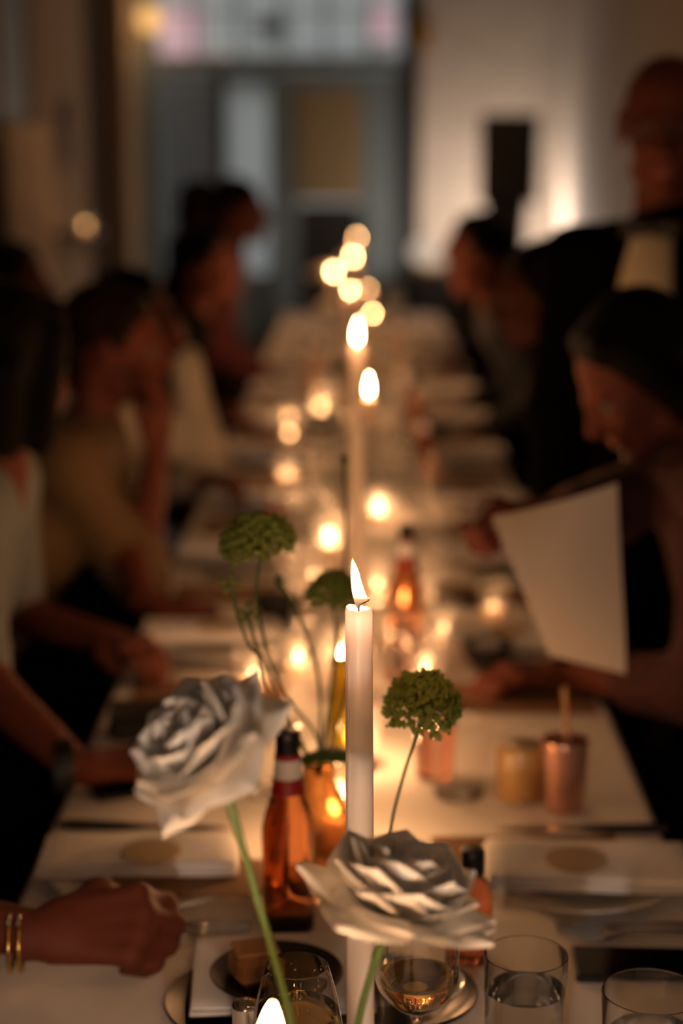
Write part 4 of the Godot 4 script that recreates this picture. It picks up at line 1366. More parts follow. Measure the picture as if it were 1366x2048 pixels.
	for q in spots:
		var at := Vector3(q[0], TOP + q[2], q[1])
		if src == null:
			src = first(rose("white_rose", q[3], at, Vector3(-0.2, 0.9, 0.35), 0.0, [Vector3(q[0] + 0.004, TOP + q[2] - 0.06, q[1]), Vector3(q[0], TOP + q[2] - 0.14, q[1]), Vector3(q[0], TOP + 0.012, q[1])], 1.05, pr, "white roses"), "white_rose")
			bud_vase(Vector3(q[0], TOP, q[1]), "clear bud vase under the " + q[3])
		else:
			var o := dup(src, at, rng.randf_range(-2.5, 2.5), q[3])
			var stem := o.get_node("stem") as MeshInstance3D
			var b := MB.new()
			var la: Vector3 = o.basis.inverse() * Vector3(0, -1, 0)
			b.tube([Vector3(0, 0, 0), la * (q[2] - 0.012)], [0.003], 8)
			stem.mesh = b.mesh()
			bud_vase(Vector3(q[0], TOP, q[1]), "clear bud vase under the " + q[3])

# ------------------------------------------------------------------ place settings
const ORD := ["nearest", "second", "third", "fourth", "fifth", "sixth", "seventh", "eighth", "ninth", "tenth"]

func build_settings() -> void:
	rng.seed = 40
	var glass_src: Node3D = null
	var water_src: Node3D = null
	var fork_m := fork_mesh()
	for k in 10:
		for s in [-1, 1]:
			var side: String = "left" if s < 0 else "right"
			var where: String = "%s %s-hand place from the front" % [ORD[k], side]
			var z := -2.035 if k == 0 else -3.06 - 0.63 * (k - 1) + rng.randf_range(-0.02, 0.02)
			var x: float = -0.262 if s < 0 else 0.262
			var jit := rng.randf_range(-0.02, 0.02) if k else 0.0
			var pl := thing("dinner_plate", "round white dinner plate at the " + where, "plate", Vector3(x + jit, TOP, z), 0.0, "dinner plates")
			plate_parts(pl, 0.121, M.porcelain)
			var mturn := rng.randf_range(-0.08, 0.08)
			var menu := thing("menu_card", ("brown kraft menu card under the napkin at the " if k == 0 else "brown kraft menu card beside the plate at the ") + where, "menu", Vector3(x - s * (0.055 if k == 0 else 0.01), TOP + (0.022 if k == 0 else 0.0), z + (0.275 if k > 0 else (0.035 if s < 0 else -0.045))), mturn, "kraft menu cards")
			part("card", sheet_slab(0.25 if k else 0.235, 0.16 if k else 0.11, 0.0, 0.0, 0.0012), M.kraft, menu)
			var n := thing("napkin", "folded white napkin on the plate at the " + where, "napkin", Vector3(x + s * 0.012, TOP + 0.0245, z - (0.012 if s < 0 else -0.014)), rng.randf_range(-0.05, 0.05), "folded napkins on the plates")
			napkin_parts(n, 0.245 if s < 0 else 0.25, 0.105 if s < 0 else 0.13, 3, 0.0)
			if k < 5:
				var tg := thing("place_tag", "round beige card on the napkin at the " + where, "place card", Vector3(x - s * 0.004, TOP + 0.0245 + 0.0175, z + (0.004 if s < 0 else 0.022)), 0.2 * s, "round place cards")
				part("disc", lathe_mesh([Vector2(0, 0), Vector2(0.037, 0), Vector2(0.0375, 0.001), Vector2(0.037, 0.002), Vector2(0, 0.002)], 32), M.tag, tg)
			# cutlery on the near side of the plate
			if k < 7:
				for j in 2:
					var fk := top("fork", fork_m, M.steel, Vector3(x + 0.035 if s < 0 else x + 0.06, TOP, z + 0.136 + 0.02 * j))
					fk.rotation.y = (0.0 if s < 0 else PI) + rng.randf_range(-0.06, 0.06)
					tag(fk, "%s steel fork beside the plate at the %s" % [["inner", "outer"][j], where], "fork", "dinner forks")
				knife("table_knife", "steel knife with a dark handle at the " + where, Vector3(x + s * 0.03, TOP, z - 0.165), (PI if s > 0 else 0.0) + rng.randf_range(-0.08, 0.08))
			# a wine glass and a tumbler towards the middle
			var gx: float = s * 0.135 + rng.randf_range(-0.015, 0.015)
			if k > 0:
				var gp := Vector3(gx, TOP, z - 0.16)
				var gl := "clear wine glass by the middle at the " + where
				if glass_src == null:
					glass_src = first(thing("wine_glass", gl, "wine glass", gp, 0.0, "wine glasses along the middle"), "wine_glass")
					var p := wine_profile(0.20, 0.033, 0.040, 0.125, 0.083)
					part("glass_body", lathe_mesh(p.slice(0, 24), 32), M.thin_glass, glass_src)
					part("rim", lathe_mesh([Vector2(0.0327, 0.1992), Vector2(0.0335, 0.1992), Vector2(0.0335, 0.2008), Vector2(0.0327, 0.2008), Vector2(0.0327, 0.1992)], 32), M.glass, glass_src)
					part("stem", lathe_mesh([Vector2(0, 0.004), Vector2(0.0065, 0.008), Vector2(0.0038, 0.02), Vector2(0.0036, 0.07), Vector2(0.006, 0.081), Vector2(0, 0.083)], 16), M.glass, glass_src)
				else:
					dup(glass_src, gp, 0.0, gl)
			var wp := Vector3(gx + s * rng.randf_range(-0.05, 0.0) * (1.0 if k else 0.0), TOP, z - 0.30)
			var wl := "clear tumbler by the middle at the " + where
			if water_src == null:
				water_src = first(thing("water_glass", wl, "glass", wp, 0.0, "tumblers along the middle"), "water_glass")
				part("glass_body", lathe_mesh([Vector2(0, 0), Vector2(0.034, 0), Vector2(0.0355, 0.002), Vector2(0.038, 0.11)], 32), M.thin_glass, water_src)
				part("glass_base", lathe_mesh([Vector2(0, 0.0005), Vector2(0.0335, 0.0005), Vector2(0.035, 0.003), Vector2(0.035, 0.010), Vector2(0, 0.011)], 32), M.glass, water_src)
				part("rim", lathe_mesh([Vector2(0.0376, 0.1092), Vector2(0.0386, 0.1092), Vector2(0.0386, 0.1108), Vector2(0.0376, 0.1108), Vector2(0.0376, 0.1092)], 32), M.glass, water_src)
			else:
				dup(water_src, wp, 0.0, wl)

func build_middle_things() -> void:
	# a yellow cocktail and a ribbed metal cup with a straw at the second right-hand place
	var y := thing("cocktail_glass", "short glass of cloudy yellow drink left of the metal cup", "glass", Vector3(0.218, TOP, -2.322))
	part("glass_body", lathe_mesh([Vector2(0, 0), Vector2(0.032, 0), Vector2(0.034, 0.003), Vector2(0.036, 0.095)], 32), M.thin_glass, y)
	part("drink", lathe_mesh([Vector2(0, 0.006), Vector2(0.0325, 0.006), Vector2(0.0350, 0.078), Vector2(0, 0.078)], 32), M.juice, y)
	var c := thing("metal_cup", "pinkish metal cup on the right with a brown straw", "cup", Vector3(0.274, TOP, -2.286))
	var cp := [Vector2(0, 0), Vector2(0.024, 0), Vector2(0.026, 0.003)]
	for k in 8:
		cp.append(Vector2(0.026 + 0.006 * k / 7.0 + (0.0006 if k % 2 else 0.0), 0.01 + 0.012 * k))
	cp.append_array([Vector2(0.0325, 0.10), Vector2(0.031, 0.10), Vector2(0.024, 0.006), Vector2(0, 0.006)])
	part("body", lathe_mesh(cp, 36), M.copper, c)
	var sw := MB.new()
	sw.tube([Vector3(0.012, 0.01, 0), Vector3(-0.002, 0.17, -0.01)], [0.004], 10)
	part("straw", sw.mesh(), M.straw, c)
	# drinks and bottles further along
	var src := get_node("beer_bottle") as Node3D
	for q in [[0.150, -4.32, "brown beer bottle with a red neck label on the right, beyond the black phone"], [0.145, -5.2, "brown beer bottle behind the other bottle on the right"], [-0.165, -5.9, "brown beer bottle on the left half of the far table"], [0.075, -3.0, "brown beer bottle right of the sharp flame behind the round green head"], [0.13, -6.6, "brown beer bottle near the far end on the right"]]:
		dup(src, Vector3(q[0], TOP, q[1]), rng.randf_range(0, 6), q[2])
	for q in [[0.104, -2.40, "tumbler of red drink behind the round green head"], [0.062, -2.86, "tumbler of red drink right of the sharp candle's top"], [-0.19, -3.9, "tumbler of red drink on the left beyond the green heads"]]:
		var t := thing("red_drink_glass", q[2], "glass", Vector3(q[0], TOP, q[1]), 0.0, "red drinks")
		part("glass_body", lathe_mesh([Vector2(0, 0), Vector2(0.027, 0), Vector2(0.029, 0.003), Vector2(0.031, 0.115)], 28), M.thin_glass, t)
		part("drink", lathe_mesh([Vector2(0, 0.006), Vector2(0.0275, 0.006), Vector2(0.0300, 0.09), Vector2(0, 0.09)], 28), M.pink_drink, t)
	for q in [[0.178, -3.364, 0.1, "dark phone lying between the right-hand places ahead of the menu reader"], [-0.317, -4.45, -0.1, "dark phone at the left table edge beyond the olive sleeve"], [0.265, -4.50, 0.05, "dark phone near the right edge beside the beer bottle"], [-0.31, -2.36, 0.4, "dark phone at the left edge by the bare forearm"]]:
		var p := thing("phone", q[3], "phone", Vector3(q[0], TOP, q[1]), q[2], "dark phones further along")
		var pb := MB.new()
		pb.box(Vector3(0, 0.0042, 0), Vector3(0.145, 0.0084, 0.074), 0.003)
		part("case", pb.mesh(), M.rubber, p)
		part("screen", bx(Vector3(0, 0.0087, 0), Vector3(0.137, 0.0008, 0.066), 0.0003), M.screen_glass, p)
	for q in [[0.215, -2.94, 0.045, "dark dipping bowl by the menu reader's lower hand"], [-0.16, -3.25, 0.05, "dark dipping bowl left of the green stems"], [0.2, -5.3, 0.06, "dark dipping bowl on the right half of the far table"]]:
		var t := thing("dark_bowl", q[3], "bowl", Vector3(q[0], TOP, q[1]), 0.0, "dark bowls")
		part("bowl", lathe_mesh([Vector2(0, 0), Vector2(q[2] * 0.5, 0), Vector2(q[2] * 0.85, 0.02), Vector2(q[2], 0.045), Vector2(q[2] - 0.004, 0.045), Vector2(q[2] * 0.78, 0.02), Vector2(0, 0.006)], 30), M.stoneware, t)
		part("foot", lathe_mesh([Vector2(q[2] * 0.3, 0.0), Vector2(q[2] * 0.48, -0.0005), Vector2(q[2] * 0.52, 0.004), Vector2(q[2] * 0.3, 0.004)], 24), M.stoneware, t)
	# a black pouch at the second left-hand place
	var po := thing("pouch", "flat black pouch on the left by the bare forearm's hand", "pouch", Vector3(-0.285, TOP, -2.60), 0.08)
	part("body", bx(Vector3(0, 0.016, 0), Vector3(0.21, 0.032, 0.11), 0.012), M.rubber, po)
	part("flap", bx(Vector3(0, 0.034, -0.01), Vector3(0.208, 0.005, 0.085), 0.002), M.black, po)
	part("clasp", bx(Vector3(0, 0.037, 0.028), Vector3(0.022, 0.004, 0.012), 0.001), M.brass, po)
	# the menu being read
	var m := MB.new()
	var tl := Vector3(0.180, 1.128, -2.42)
	var trr := Vector3(0.360, 1.168, -2.46)
	var bl := Vector3(0.262, 0.935, -2.40)
	var brr := Vector3(0.372, 0.905, -2.42)
	m.sheet(16, 16, func(u, w):
		var a := bl.lerp(brr, u).lerp(tl.lerp(trr, u), w)
		return a + Vector3(0.0, 0, 0.018 * sin(u * PI) * w + 0.012 * sin(w * PI * 1.3 + u)), 0.0006)
	tag(top("held_menu", m.mesh(), M.paper), "large white menu sheet held up by the bent-over reader on the right", "menu")
# ------------------------------------------------------------------ people
var head_skin: MB
var hair_short: ArrayMesh
var hair_long: ArrayMesh
var hair_fringe: ArrayMesh
var ear_ring: ArrayMesh
var hand_open: MB
var hand_fist: MB
var eye_mesh: ArrayMesh
var pupil_mesh: ArrayMesh
var shoe_mesh: ArrayMesh
var lip_mesh: ArrayMesh
var chair_src: Node3D

func make_head() -> void:
	# origin at the middle of the head, the face towards +z
	var f := Field.new(Vector3(-0.11, -0.20, -0.13), Vector3(0.11, 0.15, 0.14), 0.0055, 0.005)
	f.egg(Vector3(0, 0.030, -0.012), Vector3(0.070, 0.082, 0.090))
	f.egg(Vector3(0, -0.025, 0.022), Vector3(0.054, 0.078, 0.062))
	f.cap(Vector3(-0.038, -0.070, 0.005), Vector3(0, -0.094, 0.060), 0.020, 0.014)
	f.cap(Vector3(0.038, -0.070, 0.005), Vector3(0, -0.094, 0.060), 0.020, 0.014)
	f.egg(Vector3(0, -0.094, 0.068), Vector3(0.014, 0.012, 0.011))            # chin
	f.cap(Vector3(0, 0.010, 0.084), Vector3(0, -0.028, 0.104), 0.006, 0.0095)  # nose
	f.egg(Vector3(-0.012, -0.032, 0.091), Vector3(0.008, 0.007, 0.009))
	f.egg(Vector3(0.012, -0.032, 0.091), Vector3(0.008, 0.007, 0.009))
	f.cap(Vector3(-0.036, 0.020, 0.067), Vector3(-0.010, 0.018, 0.080), 0.007, 0.007)  # brows
	f.cap(Vector3(0.036, 0.020, 0.067), Vector3(0.010, 0.018, 0.080), 0.007, 0.007)
	f.egg(Vector3(-0.035, -0.025, 0.056), Vector3(0.018, 0.016, 0.016))        # cheeks
	f.egg(Vector3(0.035, -0.025, 0.056), Vector3(0.018, 0.016, 0.016))
	f.cap(Vector3(-0.016, -0.056, 0.078), Vector3(0.016, -0.056, 0.078), 0.006, 0.006)
	f.cap(Vector3(-0.014, -0.066, 0.077), Vector3(0.014, -0.066, 0.077), 0.006, 0.006)
	for s in [-1, 1]:
		f.egg(Vector3(s * 0.074, -0.005, -0.012), Vector3(0.008, 0.030, 0.018))  # ears
		f.egg(Vector3(s * 0.030, 0.002, 0.088), Vector3(0.012, 0.008, 0.014), -1.2)   # sockets
	f.cap(Vector3(0, -0.05, -0.030), Vector3(0, -0.19, -0.045), 0.048, 0.052)
	head_skin = MB.new()
	f.net(head_skin)
	var h := Field.new(Vector3(-0.12, -0.12, -0.15), Vector3(0.12, 0.16, 0.13), 0.008, 0.008)
	h.egg(Vector3(0, 0.052, -0.030), Vector3(0.076, 0.082, 0.090))
	h.cap(Vector3(-0.046, 0.088, 0.030), Vector3(0.046, 0.088, 0.030), 0.020, 0.020)
	h.cap(Vector3(0, -0.02, -0.085), Vector3(0, -0.07, -0.080), 0.045, 0.030)
	for s in [-1, 1]:
		h.cap(Vector3(s * 0.066, 0.05, 0.01), Vector3(s * 0.070, 0.01, 0.005), 0.016, 0.010)
	var b := MB.new()
	h.net(b)
	hair_short = b.mesh()
	for s in [-1, 1]:
		h.cap(Vector3(s * 0.070, 0.05, 0.00), Vector3(s * 0.075, -0.09, -0.03), 0.022, 0.024)
		h.cap(Vector3(s * 0.045, 0.0, -0.08), Vector3(s * 0.05, -0.10, -0.085), 0.04, 0.03)
	var b2 := MB.new()
	h.net(b2)
	hair_fringe = b2.mesh()
	var l := Field.new(Vector3(-0.13, -0.32, -0.17), Vector3(0.13, 0.17, 0.13), 0.009, 0.01)
	l.egg(Vector3(0, 0.052, -0.030), Vector3(0.080, 0.084, 0.092))
	l.cap(Vector3(-0.045, 0.090, 0.030), Vector3(0.045, 0.090, 0.030), 0.020, 0.020)
	for s in [-1, 1]:
		l.cap(Vector3(s * 0.072, 0.05, 0.01), Vector3(s * 0.082, -0.10, 0.0), 0.020, 0.022)
		l.cap(Vector3(s * 0.082, -0.10, 0.0), Vector3(s * 0.085, -0.24, -0.02), 0.022, 0.016)
		l.cap(Vector3(s * 0.045, 0.0, -0.09), Vector3(s * 0.05, -0.24, -0.09), 0.045, 0.03)
	l.cap(Vector3(0, 0.0, -0.10), Vector3(0, -0.26, -0.095), 0.05, 0.03)
	var b3 := MB.new()
	l.net(b3)
	hair_long = b3.mesh()
	var e := MB.new()
	e.ball(Vector3.ZERO, Vector3(0.0115, 0.0085, 0.0105), 12, 8)
	eye_mesh = e.mesh()
	var pu := MB.new()
	pu.ball(Vector3(0, 0, 0.0080), Vector3(0.0052, 0.0052, 0.0034), 10, 6)
	pupil_mesh = pu.mesh()
	var lp := MB.new()
	lp.ball(Vector3(0, -0.0555, 0.0858), Vector3(0.021, 0.0042, 0.0055), 12, 6)
	lp.ball(Vector3(0, -0.0655, 0.0850), Vector3(0.018, 0.0050, 0.0055), 12, 6)
	lip_mesh = lp.mesh()
	var sh := MB.new()
	sh.tube([Vector3(0, 0.05, -0.06), Vector3(0, 0.045, 0.0), Vector3(0, 0.04, 0.08), Vector3(0, 0.03, 0.16), Vector3(0, 0.03, 0.185)], [0.036, 0.044, 0.042, 0.034, 0.02], 12)
	shoe_mesh = sh.mesh()

func make_hand(curl: float, spread: float) -> MB:
	# a right hand, palm down, wrist at the origin, fingers towards +z, thumb towards +x
	var f := Field.new(Vector3(-0.075, -0.09, -0.03), Vector3(0.095, 0.05, 0.21), 0.0036, 0.0042)
	f.cap(Vector3(0, 0, -0.015), Vector3(0, 0, 0.02), 0.024, 0.022)
	var knx := [0.030, 0.010, -0.010, -0.029]
	var knz := [0.092, 0.096, 0.091, 0.082]
	var len_ := [0.043, 0.048, 0.044, 0.034]
	for k in 4:
		f.cap(Vector3(knx[k] * 0.55, 0.001, 0.012), Vector3(knx[k], 0.004, knz[k]), 0.0135, 0.0105)
		var d := Vector3(knx[k] * spread, 0, 1).normalized()
		var p := Vector3(knx[k], 0.004, knz[k])
		var a := curl * 0.75
		var l: float = len_[k]
		for j in 3:
			var q := p + Vector3(d.x, -sin(a), cos(a) * d.z) * l
			f.cap(p, q, 0.0098 - 0.0009 * j, 0.0090 - 0.0009 * j)
			p = q
			l *= 0.62 if j == 0 else 0.8
			a += curl * (0.95 if j == 0 else 0.6)
	var t0 := Vector3(0.018, -0.004, 0.022)
	var t1 := Vector3(0.042, -0.012, 0.055)
	var t2 := Vector3(0.050 - 0.010 * curl, -0.020 - 0.010 * curl, 0.086 - 0.004 * curl)
	var t3 := Vector3(0.046 - 0.026 * curl, -0.026 - 0.016 * curl, 0.110 - 0.014 * curl)
	f.cap(t0, t1, 0.017, 0.0125)
	f.cap(t1, t2, 0.0115, 0.0100)
	f.cap(t2, t3, 0.0098, 0.0082)
	var b := MB.new()
	f.net(b)
	return b

func frame(fwd: Vector3, up: Vector3) -> Basis:
	var z := fwd.normalized()
	var x := up.cross(z).normalized()
	return Basis(x, z.cross(x), z)

func elbow(a: Vector3, b: Vector3, l1: float, l2: float, pole: Vector3) -> Array:
	var d := b - a
	var n := d.normalized()
	var l := minf(d.length(), (l1 + l2) * 0.995)
	var x := (l1 * l1 - l2 * l2 + l * l) / (2.0 * l)
	var y := sqrt(maxf(l1 * l1 - x * x, 0.0))
	var p := (pole - n * pole.dot(n)).normalized()
	return [a + n * x + p * y, a + n * l]

# everything in p is in world coordinates and turned into the person's own axes here
func person(label: String, p: Dictionary) -> Node3D:
	var at: Vector3 = p.at
	var turn: float = p.turn
	var t := thing("person", label, "person", at, turn)
	var inv := Transform3D(Basis(Vector3.UP, turn), at).affine_inverse()
	var standing: bool = p.get("standing", false)
	var cell: float = p.get("cell", 0.02)
	var hw: Vector3 = p.head
	var head := inv * hw
	var pel := Vector3(0, 0.93 if standing else 0.555, 0.0)
	var hb := Basis.from_euler(Vector3(p.get("nod", 0.0), p.get("look", 0.0), p.get("tilt", 0.0)))
	var nb := head + hb * Vector3(0, -0.155, -0.045)
	nb = nb.lerp(head + Vector3(0, -0.165, -0.045), 0.5)
	var sd := (nb - pel).normalized()
	var up_len := (nb - pel).length()
	var chest := pel + sd * up_len * 0.62
	var wid: float = p.get("wide", 1.0)
	var shc: Vector3 = pel + sd * (up_len - 0.055 - p.get("slope", 0.0))
	var sx := Basis(Vector3.UP, p.get("twist", 0.0)) * Vector3.RIGHT
	var shl := shc + sx * 0.165 * wid
	var shr := shc - sx * 0.165 * wid
	var arms := []
	for s in [1, -1]:
		var sh: Vector3 = shl if s > 0 else shr
		var key := "lh" if s > 0 else "rh"
		var target: Vector3 = inv * p[key] if p.has(key) else Vector3(s * 0.16, 0.64, 0.30)
		var pole: Vector3 = p.get("pole_" + key, Vector3(s * 0.6, -1, -0.25))
		var e := elbow(sh, target, 0.285, 0.255, pole)
		arms.append([sh, e[0], e[1], s, key])
	var legs := []
	for s in [1, -1]:
		if standing:
			legs.append([pel + Vector3(s * 0.09, -0.03, 0), Vector3(s * 0.10, 0.50, 0.015), Vector3(s * 0.105, 0.09, -0.02)])
		else:
			legs.append([pel + Vector3(s * 0.09, -0.02, 0.02), Vector3(s * 0.10, 0.53, 0.40), Vector3(s * 0.10, 0.10, 0.38)])
	var lo := Vector3(-0.55, 0.0, -0.4)
	var hi := Vector3(0.55, head.y + 0.02, 0.75)
	for a in arms:
		for k in 3:
			lo = lo.min(a[k] - Vector3.ONE * 0.1)
			hi = hi.max(a[k] + Vector3.ONE * 0.1)
	lo.y = 0.02
	var fill := func(f: Field, g: float, torso: bool, sleeve: float, lower: bool) -> void:
		if torso:
			f.cap(pel + Vector3(0.07 * wid, 0.0, 0), pel + Vector3(-0.07 * wid, 0, 0), 0.098 + g, 0.098 + g)
			for s in [-1, 1]:
				f.cap(pel + sx * s * 0.055 * wid, chest + sx * s * 0.075 * wid, 0.082 + g, 0.094 + g)
				f.cap(chest + sx * s * 0.075 * wid, shc + sx * s * 0.085 * wid, 0.094 + g, 0.062 + g)
			f.cap(shl, shr, 0.052 + g, 0.052 + g)
			f.cap(shc, nb, 0.060 + g, 0.048 + g * 0.5)
		for a in arms:
			if sleeve > 0.0:
				f.cap(a[0], a[1], 0.047 + g, 0.039 + g)
			if sleeve > 0.5:
				f.cap(a[1], a[1].lerp(a[2], minf(1.0, (sleeve - 0.5) * 2.0)), 0.039 + g, lerpf(0.038, 0.026, (sleeve - 0.5) * 2.0) + g)
		if lower:
			for l in legs:
				f.cap(pel.lerp(l[0], 0.5), l[0], 0.09 + g, 0.09 + g)
				f.cap(l[0], l[1], 0.080 + g, 0.054 + g)
				f.cap(l[1], l[2], 0.052 + g, 0.034 + g)
	# body
	var f := Field.new(lo, hi, cell, 0.012)
	fill.call(f, 0.0, true, 1.0, true)
	var body := MB.new()
	f.net(body)
	var hx := Transform3D(hb.scaled(Vector3.ONE * p.get("head_size", 1.0)), head)
	body.add(head_skin, hx)
	for a in arms:
		var fwd: Vector3 = (p["dir_" + a[4]].normalized() if p.has("dir_" + a[4]) else (a[2] - a[1]).normalized())
		if p.has("dir_" + a[4]):
			fwd = inv.basis * fwd
		var upv: Vector3 = inv.basis * p["up_" + a[4]] if p.has("up_" + a[4]) else Vector3.UP
		var hm := hand_fist if p.get("fist_" + a[4], false) else hand_open
		var bs := frame(fwd, upv)
		if a[3] > 0:
			bs = bs * Basis.from_scale(Vector3(-1, 1, 1))
		bs = bs.scaled(Vector3.ONE * p.get("hand_size", 1.0))
		body.add(hm, Transform3D(bs, a[2]))
	part("body", body.mesh(), p.get("skin", M.skin), t)
	# clothes
	var f2 := Field.new(lo, hi, cell, 0.012)
	fill.call(f2, 0.016, true, p.get("sleeve", 1.0), false)
	var tp := MB.new()
	f2.net(tp)
	part("top", tp.mesh(), p.get("top", M.cloth_black), t)
	var f3 := Field.new(lo, Vector3(hi.x, pel.y + 0.15, hi.z), cell, 0.012)
	for s in [-1, 1]:
		f3.cap(pel + Vector3(s * 0.07 * wid, 0, 0), pel + Vector3(0, 0, 0), 0.112, 0.112)
	for l in legs:
		f3.cap(pel.lerp(l[0], 0.5), l[0], 0.105, 0.105)
		f3.cap(l[0], l[1], 0.096, 0.070)
		f3.cap(l[1], l[2] + Vector3(0, -0.03, 0), 0.066, 0.052)
	var bt := MB.new()
	f3.net(bt)
	part("trousers", bt.mesh(), p.get("bottom", M.cloth_black), t)
	for l in legs:
		var sh := part("shoe", shoe_mesh, M.rubber, t)
		sh.position = Vector3(l[2].x, 0.012, l[2].z)
	# face and hair
	if p.has("hair"):
		var hr := part("hair", {"short": hair_short, "long": hair_long, "bob": hair_fringe}[p.hair], p.get("hair_colour", M.hair_dark), t)
		hr.transform = hx
	for s in [-1, 1]:
		var ey := part("eye", eye_mesh, M.eye_white, t)
		ey.transform = hx * Transform3D(Basis(), Vector3(s * 0.030, 0.002, 0.0672))
		part("iris", pupil_mesh, M.hair_dark, ey)
	var lp := part("lips", lip_mesh, M.lips, t)
	lp.transform = hx
	if not standing:
		chair(at, turn, label)
	t.set_meta("hx", hx)
	return t

func chair(at: Vector3, turn: float, label: String) -> void:
	var who := label.trim_prefix("person ")
	var l := "dark wooden chair under the person " + " ".join(who.split(" ").slice(0, 10))
	if chair_src != null:
		dup(chair_src, at, turn, l)
		return
	chair_src = first(thing("dining_chair", l, "chair", at, turn, "dark dining chairs"), "dining_chair")
	part("seat", bx(Vector3(0, 0.42, -0.02), Vector3(0.42, 0.035, 0.42), 0.01), M.wood, chair_src)
	part("backrest", bx(Vector3(0, 0.72, -0.24), Vector3(0.38, 0.16, 0.02), 0.006), M.wood, chair_src)
	for s in [-1, 1]:
		part("leg", bx(Vector3(s * 0.18, 0.205, 0.16), Vector3(0.034, 0.41, 0.034)), M.wood, chair_src)
		part("leg", bx(Vector3(s * 0.18, 0.205, -0.205), Vector3(0.034, 0.41, 0.034)), M.wood, chair_src)
		part("back_post", bx(Vector3(s * 0.18, 0.60, -0.24), Vector3(0.03, 0.42, 0.03)), M.wood, chair_src)

func build_people() -> void:
	make_head()
	hand_open = make_hand(0.55, 0.6)
	hand_fist = make_hand(1.25, 0.15)
	var LT := PI / 2        # facing +x
	var RT := -PI / 2
	# left side, from the front
	var p1 := person("person at the front left, only a fist and gold bracelet in view", {at = Vector3(-0.80, 0, -1.83), turn = LT, head = Vector3(-0.62, 1.24, -1.80),
		rh = Vector3(-0.345, 0.806, -1.775), dir_rh = Vector3(1, 0.06, -0.10), up_rh = Vector3(-0.1, 0.75, 0.8), hand_size = 1.13, fist_rh = true, pole_rh = Vector3(0.4, -0.25, -0.6), lh = Vector3(-0.50, 0.70, -2.02),
		skin = M.skin, top = M.cloth_black, sleeve = 0.55, hair = "short", cell = 0.014})
	var br := thing("bracelet", "double gold bracelet on the wrist of the front left fist", "bracelet", Vector3(-0.372, 0.800, -1.768))
	for k in 2:
		var b := MB.new()
		var pts := []
		for j in 29:
			var a := TAU * j / 28
			pts.append(Vector3((k - 0.5) * 0.011 + 0.003 * sin(a), 0.031 * cos(a), 0.032 * sin(a)))
		b.tube(pts, [0.0024], 8)
		part("ring", b.mesh(), M.gold, br)
	for k in 4:
		var b := MB.new()
		b.ball(Vector3((k % 2 - 0.5) * 0.010, 0.028 + 0.003 * (k / 2), 0.014 - 0.007 * (k / 2)), Vector3(0.0035, 0.0035, 0.0035), 10, 6)
		part("bead", b.mesh(), M.chrome, br)
	var p2 := person("person with big dark hair and a grey top, bare forearm on the table at left", {at = Vector3(-0.86, 0, -2.78), turn = LT, head = Vector3(-0.575, 1.27, -2.90), look = 1.05, nod = 0.1,
		rh = Vector3(-0.395, 0.79, -2.33), dir_rh = Vector3(0.9, 0, -0.25), up_rh = Vector3(0, 1, 0.2), pole_rh = Vector3(-0.8, -1, -0.3), lh = Vector3(-0.45, 0.80, -2.95),
		skin = M.skin, top = M.cloth_grey, sleeve = 0.5, hair = "bob", head_size = 1.12, cell = 0.016})
	var cuff := MB.new()
	cuff.lathe([Vector2(0.028, -0.014), Vector2(0.033, -0.014), Vector2(0.033, 0.014), Vector2(0.028, 0.014), Vector2(0.028, -0.014)], 20, Transform3D(Basis(Vector3.FORWARD, PI / 2), Vector3.ZERO))
	var watch := thing("wristband", "black wristband on the bare forearm at the left edge", "wristband", Vector3(-0.413, 0.79, -2.328), 0.15)
	part("band", cuff.mesh(), M.rubber, watch)
	part("watch_face", bx(Vector3(0, 0.035, 0), Vector3(0.028, 0.008, 0.03), 0.003), M.screen_glass, watch)
	person("person in an olive top, third on the left, in profile with chin on raised hand", {at = Vector3(-0.86, 0, -3.42), turn = LT, head = Vector3(-0.485, 1.235, -3.50), nod = 0.08,
		rh = Vector3(-0.405, 1.035, -3.43), dir_rh = Vector3(0.1, 1, -0.1), up_rh = Vector3(1, 0.1, 0.3), pole_rh = Vector3(0.3, -1, 0.5), lh = Vector3(-0.40, 0.79, -3.2), dir_lh = Vector3(1, 0, 0.3),
		skin = M.skin, top = M.cloth_olive, sleeve = 0.6, hair = "short", hair_colour = M.hair_brown, cell = 0.016})
	person("person in a pale top, fourth on the left, raising a white sleeve to the face", {at = Vector3(-0.88, 0, -4.20), turn = LT, head = Vector3(-0.55, 1.21, -4.30),
		rh = Vector3(-0.42, 1.13, -4.15), dir_rh = Vector3(-0.3, 1, -0.2), up_rh = Vector3(1, 0.2, 0.2), pole_rh = Vector3(0.6, -1, 0.3), lh = Vector3(-0.42, 0.79, -4.4),
		skin = M.skin, top = M.cloth_white, sleeve = 1.0, hair = "bob"})
	person("person in black, fifth on the left, face turned to the candles", {at = Vector3(-0.90, 0, -5.5), turn = LT, head = Vector3(-0.49, 1.245, -5.55), lh = Vector3(-0.45, 0.79, -5.65), rh = Vector3(-0.45, 0.79, -5.35), skin = M.skin, hair = "short"})
	person("person sitting back on the left, reddish forehead above the dark hair in front", {at = Vector3(-1.08, 0, -4.82), turn = LT, head = Vector3(-0.94, 1.245, -4.82), skin = M.skin, hair = "short", hair_colour = M.hair_brown})
	person("person in a dark red top, sixth on the left towards the far end", {at = Vector3(-0.78, 0, -6.6), turn = LT, head = Vector3(-0.45, 1.37, -6.62), lh = Vector3(-0.42, 0.79, -6.7), rh = Vector3(-0.36, 0.79, -6.45), skin = M.skin_deep, top = M.cloth_red, hair = "short", wide = 1.15})
